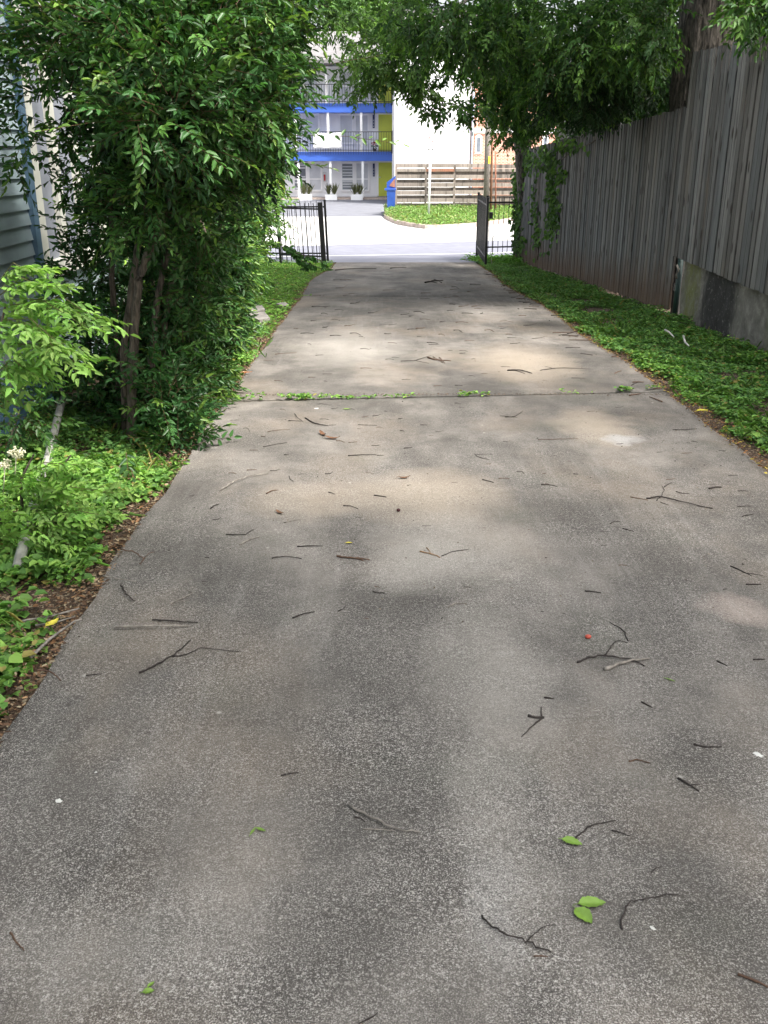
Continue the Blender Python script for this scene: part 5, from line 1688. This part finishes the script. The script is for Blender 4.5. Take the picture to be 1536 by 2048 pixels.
D_, B_, P_ = M['twig_d'], M['twig_b'], M['twig_p']
TW = [
    ([[(440, 982), (470, 966), (495, 956), (537, 948)]], .0065, P_, 'pale grey curved stick left of centre below the first shrub'),
    ([[(610, 837), (630, 848), (657, 853)]], .0075, D_, 'thick dark curved twig just below the weedy joint'),
    ([[(590, 828), (594, 838), (608, 845)]], .0035, D_, 'thin hooked twig touching the thick dark curved twig'),
    ([[(577, 842), (604, 843)]], .005, D_, 'short straight dark twig left of the thick curved twig'),
    ([[(535, 864), (580, 859)]], .003, B_, 'long thin brown twig left of the curled dead leaf'),
    ([[(527, 894), (575, 885)]], .0035, D_, 'thin dark twig low left of the curled dead leaf'),
    ([[(696, 912), (725, 911), (754, 910)], [(754, 911), (768, 911)]], .0055, D_, 'straight dark twig lying level near the middle of the drive'),
    ([[(716, 850), (754, 851)]], .0035, D_, 'thin level twig right of the thick curved twig'),
    ([[(948, 908), (957, 915), (978, 920)], [(951, 910), (985, 909)]], .0035, D_, 'forked hair-thin twig right of centre below the joint'),
    ([[(965, 960), (987, 966)]], .005, D_, 'short dark twig right of centre near the dark stain'),
    ([[(578, 953), (580, 959), (587, 964)]], .004, D_, 'tiny bent twig right of the pale curved stick'),
    ([[(533, 988), (545, 982), (556, 981)]], .005, B_, 'short brown twig below the pale curved stick'),
    ([[(657, 985), (670, 989)]], .004, D_, 'tiny dark twig above the straight short one near the centre'),
    ([[(748, 991), (773, 995)]], .0045, D_, 'short dark twig just above the dark berry'),
    ([[(687, 1012), (700, 1013), (716, 1018)]], .0045, D_, 'short slightly bent twig left of the dark berry'),
    ([[(421, 1018), (428, 1012), (438, 1009)]], .0045, D_, 'short bent twig near the left edge of the concrete'),
    ([[(568, 1046), (585, 1042), (601, 1040)]], .0045, P_, 'short greyish twig below the curled twig on the left'),
    ([[(452, 1070), (490, 1071), (500, 1064), (508, 1059)]], .0045, D_, 'thin twig with upturned end above the small pale stick'),
    ([[(478, 1091), (500, 1080), (520, 1074)]], .006, P_, 'small pale stick on the left side of the drive'),
    ([[(594, 1094), (645, 1093)]], .005, D_, 'level dark twig above left of the thick brown twig'),
    ([[(543, 1117), (570, 1115), (604, 1118)]], .0045, D_, 'level dark twig left of the thick brown twig'),
    ([[(674, 1114), (700, 1117), (738, 1121)], [(712, 1118), (728, 1123)]], .0085, B_, 'thick brown twig with frayed end in the middle of the drive'),
    ([[(840, 1104), (862, 1109), (881, 1116)], [(862, 1109), (856, 1098)], [(853, 1096), (860, 1103)]], .006, plain('tan_twig', (.28, .17, .09), .8, .3, 50), 'tan broken twig cluster right of the thick brown twig'),
    ([[(883, 1113), (905, 1104), (937, 1099)]], .003, D_, 'hair-thin twig joined to the tan broken cluster'),
    ([[(745, 1184), (757, 1187), (770, 1187)]], .0045, D_, 'short dark twig below the thick brown twig'),
    ([[(585, 1237), (605, 1230), (629, 1225)]], .005, D_, 'slanting dark twig right of the two level sticks'),
    ([[(676, 1223), (685, 1219), (692, 1212)]], .003, D_, 'tiny thin twig slanting up near the middle'),
    ([[(896, 1216), (908, 1209), (930, 1208)]], .006, P_, 'short bent twig with pale tip right of the middle'),
    ([[(243, 1099), (270, 1106), (288, 1120), (281, 1130)], [(288, 1118), (298, 1108), (310, 1104)]], .005, B_, 'hooked forked twig at the left edge above the pale straight stick'),
    ([[(205, 1154), (230, 1160), (272, 1164)]], .006, P_, 'pale stick poking from the weeds onto the left edge'),
    ([[(241, 1170), (250, 1186), (266, 1203)]], .007, D_, 'rough dark twig slanting down by the left edge'),
    ([[(340, 1208), (365, 1198), (387, 1187), (373, 1180)], [(352, 1205), (380, 1200)]], .005, P_, 'pale forked twig with hooked tip left of centre'),
    ([[(305, 1241), (345, 1245), (396, 1247)]], .006, D_, 'dark stick lying just above the long pale one'),
    ([[(228, 1257), (300, 1258), (376, 1255)]], .008, P_, 'long straight mottled stick on the left of the drive'),
    ([[(279, 1347), (320, 1327), (345, 1312), (383, 1282)], [(345, 1313), (375, 1312), (400, 1297), (478, 1305)]], .0055, D_, 'large forked twig with dark crumpled bark on the left'),
    ([[(172, 1352), (203, 1349)]], .004, D_, 'short faint twig near the lower left edge'),
    ([[(72, 1343), (90, 1343), (108, 1350), (123, 1363)]], .006, B_, 'arched twig reaching from the bed over the near left edge'),
    ([[(1293, 998), (1320, 997), (1365, 1008), (1426, 1019)], [(1311, 1002), (1330, 985), (1322, 971)], [(1328, 975), (1343, 966)]], .0075, D_, 'long branching dark stick on the right of the drive'),
    ([[(1260, 995), (1296, 1001)]], .005, B_, 'thin brown twig meeting the long branching stick'),
    ([[(1320, 1005), (1337, 1011)]], .004, D_, 'tiny twig under the fork of the long branching stick'),
    ([[(1352, 984), (1365, 988), (1378, 988)]], .005, D_, 'short dark twig right above the long branching stick'),
    ([[(1417, 979), (1430, 976), (1444, 976)]], .009, D_, 'short knobbly thick twig near the right edge'),
    ([[(1475, 983), (1497, 983)]], .005, D_, 'short twig right of the knobbly thick one'),
    ([[(1475, 1014), (1503, 1013)]], .004, D_, 'thin level twig right of the tip of the long branching stick'),
    ([[(1484, 1034), (1508, 1029)]], .005, D_, 'short slanting twig at the right below the long branching stick'),
    ([[(1456, 952), (1476, 951)]], .004, D_, 'short level twig near the litter at the right edge'),
    ([[(1245, 1058), (1256, 1061), (1268, 1064)]], .005, D_, 'small dark twig below the long branching stick'),
    ([[(1083, 970), (1100, 971), (1115, 974)]], .005, D_, 'small dark twig on the pale patch right of centre'),
    ([[(1460, 1133), (1480, 1142), (1503, 1153)], [(1485, 1146), (1526, 1152)]], .005, D_, 'forked dark twig right above the pale patch'),
    ([[(1492, 1170), (1522, 1170)]], .006, D_, 'doubled short dark twig at the upper rim of the pale patch'),
    ([[(1170, 1183), (1185, 1185), (1202, 1187)]], .0055, D_, 'short dark twig alone right of the centre line'),
    ([[(1152, 1327), (1175, 1319), (1202, 1314), (1265, 1322), (1288, 1335)], [(1209, 1312), (1222, 1298), (1232, 1283), (1257, 1286)], [(1256, 1283), (1247, 1262), (1220, 1245)]], .0065, D_, 'big zigzag branching twig below the red berry'),
    ([[(1209, 1342), (1255, 1326), (1299, 1320)], [(1265, 1323), (1272, 1315)]], .0095, P_, 'thick pale-patched stick crossing the zigzag twig'),
    ([[(1434, 1323), (1454, 1333)]], .0045, D_, 'short slanting twig right of the thick pale-patched stick'),
    ([[(1506, 1320), (1529, 1320)]], .005, D_, 'short level twig at the right rim level with the crossing sticks'),
    ([[(1088, 1396), (1107, 1399)]], .005, D_, 'short dark twig above the crumpled dark twig'),
    ([[(1283, 1405), (1292, 1410), (1304, 1416)]], .005, D_, 'short slanting twig below the zigzag twig'),
    ([[(1056, 1433), (1070, 1437), (1088, 1436)], [(1086, 1437), (1065, 1455), (1043, 1475)], [(1083, 1434), (1082, 1415)]], .007, D_, 'crumpled dark twig with thin trailing tail'),
    ([[(1387, 1490), (1410, 1496), (1443, 1495)]], .005, D_, 'level forked dark twig far right in the near slab'),
    ([[(1258, 1524), (1272, 1520), (1300, 1528)]], .004, B_, 'thin brown forked twig right in the near slab'),
    ([[(1356, 1558), (1375, 1570), (1397, 1584)], [(1378, 1571), (1400, 1570)]], .005, D_, 'Y-shaped dark twig right of the brown forked one'),
    ([[(562, 1552), (580, 1548), (597, 1546)]], .0035, D_, 'thin twig left of centre in the near slab'),
    ([[(697, 1613), (745, 1640), (790, 1662), (841, 1665)], [(725, 1659), (760, 1662), (790, 1662)]], .0055, P_, 'long grey twig meeting another at the centre of the near slab'),
    ([[(709, 1635), (722, 1637), (730, 1645)]], .003, D_, 'tiny curved twig beside the long grey twig'),
    ([[(1153, 1678), (1165, 1664), (1185, 1652), (1230, 1642)]], .0038, D_, 'curved twig rising from the single green leaf'),
    ([[(1224, 1661), (1240, 1667), (1260, 1673)]], .003, D_, 'short thin twig right of the curved one by the green leaf'),
    ([[(962, 1833), (985, 1857), (1012, 1873), (1050, 1886), (1104, 1905)], [(1050, 1885), (1068, 1872), (1080, 1858), (1110, 1849)]], .0042, D_, 'curving dark forked twig at the near right, left of two green leaves'),
    ([[(1240, 1857), (1250, 1825), (1260, 1807), (1300, 1800), (1358, 1787)]], .0036, D_, 'bent dark twig right of the two green leaves'),
    ([[(1302, 1746), (1312, 1737), (1325, 1733)]], .002, D_, 'tiny curved twig above the bent dark twig'),
    ([[(1475, 1951), (1505, 1962), (1536, 1976)]], .006, B_, 'brown twig cut by the lower right corner'),
    ([[(22, 1866), (32, 1885), (48, 1902)]], .0038, B_, 'short brown twig at the lower left'),
    ([[(718, 2048), (738, 2040), (756, 2027)]], .003, D_, 'thin twig at the bottom centre rim'),
    ([[(1068, 1913), (1096, 1914)]], .003, B_, 'small tan sliver under the curving forked twig'),
    ([[(550, 709), (593, 706)]], .005, B_, 'long thin twig on the left beyond the weedy joint'),
    ([[(801, 723), (830, 722), (862, 712)], [(832, 722), (858, 727)]], .006, D_, 'thin forked twig left of the mossy twig heap'),
    ([[(856, 716), (872, 722), (901, 723)], [(866, 714), (884, 726)], [(878, 716), (890, 727)]], .012, B_, 'small heap of mossy broken twigs beyond the joint'),
    ([[(1015, 742), (1040, 743), (1064, 748)], [(1025, 740), (1050, 748)]], .012, D_, 'small dark heap of bark and twigs beyond the joint'),
    ([[(1080, 742), (1115, 738), (1185, 739)], [(1110, 739), (1088, 733)]], .006, D_, 'long thin branching twig right of the dark bark heap'),
    ([[(1143, 757), (1172, 758)], [(1160, 758), (1164, 762)]], .006, D_, 'short twig below the long thin branching one'),
    ([[(1015, 676), (1047, 677)]], .006, D_, 'short dark twig on the right halfway to the gate'),
    ([[(670, 541), (700, 539), (752, 538)]], .018, D_, 'long dark fallen stick nearest the left gate leaf'),
    ([[(780, 537), (812, 536)]], .014, D_, 'short dark fallen stick right of the long one near the gate'),
    ([[(850, 566), (868, 563), (886, 562)], [(856, 563), (875, 567)], [(868, 559), (884, 566)]], .022, D_, 'dark brushy heap of twigs in the far slab'),
    ([[(1010, 835), (1030, 834), (1045, 824)], [(1000, 832), (1035, 836)]], .005, D_, 'faint crossed twigs just below the joint on the right'),
    ([[(1075, 880), (1130, 880), (1155, 878)]], .0035, B_, 'long thin level twig on the warm pale patch'),
    ([[(1345, 860), (1365, 862), (1392, 858)]], .005, D_, 'jagged twig near the right edge of the warm patch'),
    ([[(1220, 1048), (1228, 1044), (1240, 1044)]], .003, D_, 'very small twig above the small dark one on the right'),
]
for paths, r, mat, lab in TW:
    twig(paths, r, mat, lab)

# many small ones nobody can tell apart, by zone
def small_twigs(n, u0, u1, v0, v1, lmin, lmax, r, label, group):
    k = 0
    while k < n:
        u, v = random.uniform(u0, u1), random.uniform(v0, v1)
        p = gnd(u, v)
        if not (lx(p[1]) + .05 < p[0] < rx(p[1]) - .05):
            continue
        ll = random.uniform(lmin, lmax)
        an = random.gauss(0, .35)
        mid = (u + ll * .5, v + random.uniform(-.03, .03) * ll)
        twig([[(u, v), mid, (u + ll * math.cos(an), v + ll * math.sin(an) * .35)]], r * random.uniform(.6, 1.4), random.choice([D_, D_, B_]), label, group)
        k += 1


small_twigs(80, 560, 1160, 548, 690, 8, 30, .006, 'small dark twig lying on the shaded concrete well beyond the weedy joint', 'small twigs beyond the weedy joint')
small_twigs(28, 480, 1290, 695, 785, 7, 24, .0035, 'tiny dark twig on the pale concrete just beyond the weedy joint', 'tiny twigs just beyond the joint')
small_twigs(52, 400, 1480, 805, 960, 6, 22, .0028, 'tiny dark twig on the slab just below the weedy joint', 'tiny twigs just below the joint')
small_twigs(26, 250, 1530, 960, 1250, 5, 18, .0022, 'tiny dark twig chip on the speckled concrete of the near slab', 'tiny twigs on the near slab')
# twigs clustered along the right edge
k = 0
while k < 45:
    yy = random.uniform(6.5, 21)
    xx = rx(yy) - abs(random.gauss(0, .16)) + .02
    a_ = random.uniform(0, 3.14)
    l_ = random.uniform(.08, .28)
    mb = MB()
    z_ = float(gz(yy)) + .006
    P = [(xx - math.cos(a_) * l_ / 2, yy - math.sin(a_) * l_ * .3, z_), (xx, yy + .01, z_ + .004), (xx + math.cos(a_) * l_ / 2, yy + math.sin(a_) * l_ * .3, z_)]
    P = [(p[0], p[1], float(gz(p[1])) + .006) for p in P]
    mb.tube(P, [.005, .0045, .003], 5)
    tag(mb.build('twig', random.choice([D_, B_])), 'dark twig fallen along the littered right edge of the concrete', 'twig', 'twigs along the right edge')
    k += 1
# two white bare sticks in the right strip, grey branches in the left bed
for pth, lab in (([(1330, 660), (1338, 664), (1348, 674)], 'white bare stick lying in the right weeds, left one of two'), ([(1367, 672), (1370, 684), (1378, 692)], 'white bare stick standing in the right weeds, right one of two')):
    P = [gnd(u, v, .08) for u, v in pth]
    tag(MB().tube([tuple(p) for p in P], [.012, .010, .006], 7).build('stick', plain('bleached_stick', (.6, .58, .54), .8)), lab, 'stick')
for pth, r, lab in (([(40, 1238), (100, 1228), (160, 1226)], .005, 'grey fallen branch lying level in the near left bed'), ([(60, 1310), (100, 1272), (150, 1252), (165, 1248)], .0065, 'grey fallen branch slanting onto the near left edge'), ([(70, 1246), (110, 1240), (150, 1228)], .004, 'thin grey branch crossing the level one in the left bed')):
    P = [gnd(u, v) for u, v in pth]
    tag(MB().tube([(p[0], p[1], float(gz(p[1])) + .02 - .03 * (p[0] < lx(p[1]))) for p in P], [r, r * .8, r * .6, r * .5][:len(P)], 7).build('branch', P_), lab, 'branch')


# leaves on the drive
def big_leaf(u, v, ang, L_, W_, mat, label, cat='leaf', curl=.10, group=None, name='fallen_leaf'):
    p = gnd(u, v)
    mb = MB()
    n_, m_ = 10, 4
    vs = []
    rnd = random.Random(int(u * v))
    for i in range(n_ + 1):
        t = i / n_
        w = W_ * .5 * (math.sin(math.pi * t ** .8)) ** .8 * (1 + .06 * rnd.uniform(-1, 1)) if 0 < t < 1 else .0006
        for j in range(-m_, m_ + 1):
            s_ = j / m_
            x = (t - .5) * L_
            y_ = w * s_
            z_ = .003 + curl * L_ * ((t - .5) ** 2) * .9 + abs(s_) * w * .35 + .0015 * math.sin(t * 25 + s_ * 3)
            c, s2 = math.cos(ang), math.sin(ang)
            X_, Y_ = p[0] + x * c - y_ * s2, p[1] + x * s2 + y_ * c
            vs.append((X_, Y_, float(gz(Y_)) + z_))
    W2 = 2 * m_ + 1
    mb.add(vs, [(i * W2 + j, (i + 1) * W2 + j, (i + 1) * W2 + j + 1, i * W2 + j + 1) for i in range(n_) for j in range(W2 - 1)])
    # stalk
    a_ = Vector(vs[m_])
    mb.tube([tuple(a_), (a_.x - math.cos(ang) * L_ * .2, a_.y - math.sin(ang) * L_ * .2, float(gz(a_.y)) + .002)], .0008, 4)
    o = mb.build(name, mat, None, True)
    return tag(o, label, cat, group)


gl = M['green']
gg = 'fallen leaves on the near slab'
big_leaf(1144, 1686, -.45, .052, .030, gl, 'single fresh green leaf beside a curved twig', group=gg)
big_leaf(1184, 1809, .05, .064, .036, gl, 'fresh green leaf pointing right, upper one of a pair', group=gg)
big_leaf(1167, 1834, -1.05, .056, .038, gl, 'fresh green leaf pointing at viewer, lower one of a pair', group=gg)
big_leaf(522, 1661, -.5, .03, .010, gl, 'small curled green leaf right of its narrow neighbour', group=gg)
big_leaf(506, 1664, 1.2, .03, .007, gl, 'narrow green leaf left of the small curled one', group=gg)
big_leaf(302, 1971, .9, .018, .009, gl, 'tiny upright green leaf at the lower left', group=gg)
big_leaf(297, 1985, .15, .024, .015, gl, 'small rounded green leaf at the lower left', group=gg)
big_leaf(1340, 1361, -.7, .035, .007, gl, 'thin green blade below the crossing sticks', group=gg)
dl = plain('dead_leaf', (.13, .065, .035), .8, .4, 40)
yl = plain('yellow_leaf', (.55, .48, .06), .7, .2, 40)
big_leaf(665, 878, -.2, .10, .035, dl, 'curled dark brown dead leaf below the weedy joint', curl=.8, group=gg)
big_leaf(646, 870, -1.1, .10, .03, dl, 'rolled blackish dead leaf left of the brown one', curl=.9, group=gg)
big_leaf(808, 957, .2, .07, .022, dl, 'small reddish brown dead leaf near the middle', curl=.8, group=gg)
big_leaf(560, 1027, -.8, .06, .02, dl, 'shrivelled brown leaf with tan tip left of the middle', curl=.8, group=gg)
big_leaf(698, 1087, .1, .03, .016, yl, 'tiny yellow leaf above the thick brown twig', group=gg)
big_leaf(694, 819, .1, .05, .02, gl, 'small green leaf lying just below the weedy joint', group=gg)
big_leaf(1405, 822, .2, .09, .04, yl, 'yellow-green leaf at the right edge among litter', group=gg)
big_leaf(105, 1249, 1.2, .07, .035, yl, 'yellow-green upright leaf in the near left bed', curl=.5, group=gg)
big_leaf(493, 746, .3, .10, .03, plain('orange_leaf', (.45, .17, .06), .8, .3, 30), 'orange dead leaf at the left edge below the lawn', curl=.3, group=gg)
p = gnd(1176, 1277)
root = tag(MB().ball((p[0], p[1], float(gz(p[1])) + .008), (.012, .010, .008), 10, 8).build('berry', M['berry'], None, True), 'small red berry above the zigzag twig', 'berry')
p = gnd(797, 1023)
tag(MB().ball((p[0], p[1], float(gz(p[1])) + .008), (.010, .010, .009), 10, 8).build('berry', plain('dark_berry', (.05, .012, .012), .4), None, True), 'tiny dark berry in the middle of the drive', 'berry')
for (u, v, s_, lab) in ((118, 1602, .010, 'white spatter mark at the lower left of the near slab'), (1305, 1857, .007, 'small white chip right of the two green leaves'), (1516, 1510, .014, 'whitish spatter mark at the right rim'), (633, 817, .016, 'white spatter mark just below the weedy joint'), (192, 1545, .004, 'tiny white speck left in the near slab')):
    p = gnd(u, v)
    mb = MB()
    k = 14
    vs = [(p[0], p[1], float(gz(p[1])) + .0022)]
    r_ = random.Random(int(u))
    for j in range(k):
        a_ = j / k * 6.283
        q = s_ * r_.uniform(.5, 1.25)
        vs.append((p[0] + q * math.cos(a_), p[1] + q * math.sin(a_), float(gz(p[1] + q * math.sin(a_))) + .0012))
    mb.add(vs, [(0, 1 + j, 1 + (j + 1) % k) for j in range(k)])
    tag(mb.build('spatter_mark', M['chalk']), lab, 'mark')

# ================================================================== LIGHT, SKY, CAMERA
SUN_EL, SUN_AZ = math.radians(58), math.radians(128)   # azimuth clockwise from +Y (the view direction)
w = bpy.data.worlds.new('World')
sc.world = w
w.use_nodes = True
nt = w.node_tree
nt.nodes.clear()
sky = nt.nodes.new('ShaderNodeTexSky')
sky.sky_type = 'NISHITA'
sky.sun_disc = False
sky.sun_elevation = SUN_EL
sky.sun_rotation = SUN_AZ
sky.air_density = 1.0
sky.dust_density = 6.0
sky.ozone_density = .6
bg = nt.nodes.new('ShaderNodeBackground')
bg.inputs[1].default_value = .15
hs = nt.nodes.new('ShaderNodeHueSaturation')
hs.inputs['Saturation'].default_value = .35
out = nt.nodes.new('ShaderNodeOutputWorld')
nt.links.new(sky.outputs[0], hs.inputs['Color'])
nt.links.new(hs.outputs[0], bg.inputs[0])
nt.links.new(bg.outputs[0], out.inputs[0])

ld_ = bpy.data.lights.new('sun', 'SUN')
ld_.energy = 2.7
ld_.angle = math.radians(6)
ld_.color = (1, .95, .88)
so = bpy.data.objects.new('sun', ld_)
COL.objects.link(so)
dirv = Vector((math.sin(SUN_AZ) * math.cos(SUN_EL), math.cos(SUN_AZ) * math.cos(SUN_EL), math.sin(SUN_EL)))
so.rotation_euler = dirv.to_track_quat('Z', 'Y').to_euler()
so.location = (0, 0, 20)

cd = bpy.data.cameras.new('camera')
cd.sensor_fit = 'VERTICAL'
cd.sensor_height = 36
cd.sensor_width = 27
cd.lens = F / 2048 * 36
cd.clip_end = 1500
cd.clip_start = .05
co = bpy.data.objects.new('camera', cd)
COL.objects.link(co)
co.location = tuple(CAM)
co.rotation_euler = (math.radians(90) - PITCH, 0, 0)
sc.camera = co

sc.view_settings.view_transform = 'Standard'
sc.view_settings.look = 'None'
sc.view_settings.exposure = 1.52
sc.view_settings.gamma = 1
sc.render.engine = 'CYCLES'
cy = sc.cycles
cy.max_bounces = 7
cy.diffuse_bounces = 4
cy.glossy_bounces = 2
cy.transmission_bounces = 4
cy.use_denoising = True
cy.use_adaptive_sampling = True
cy.adaptive_threshold = .015
cy.caustics_reflective = False
cy.caustics_refractive = False
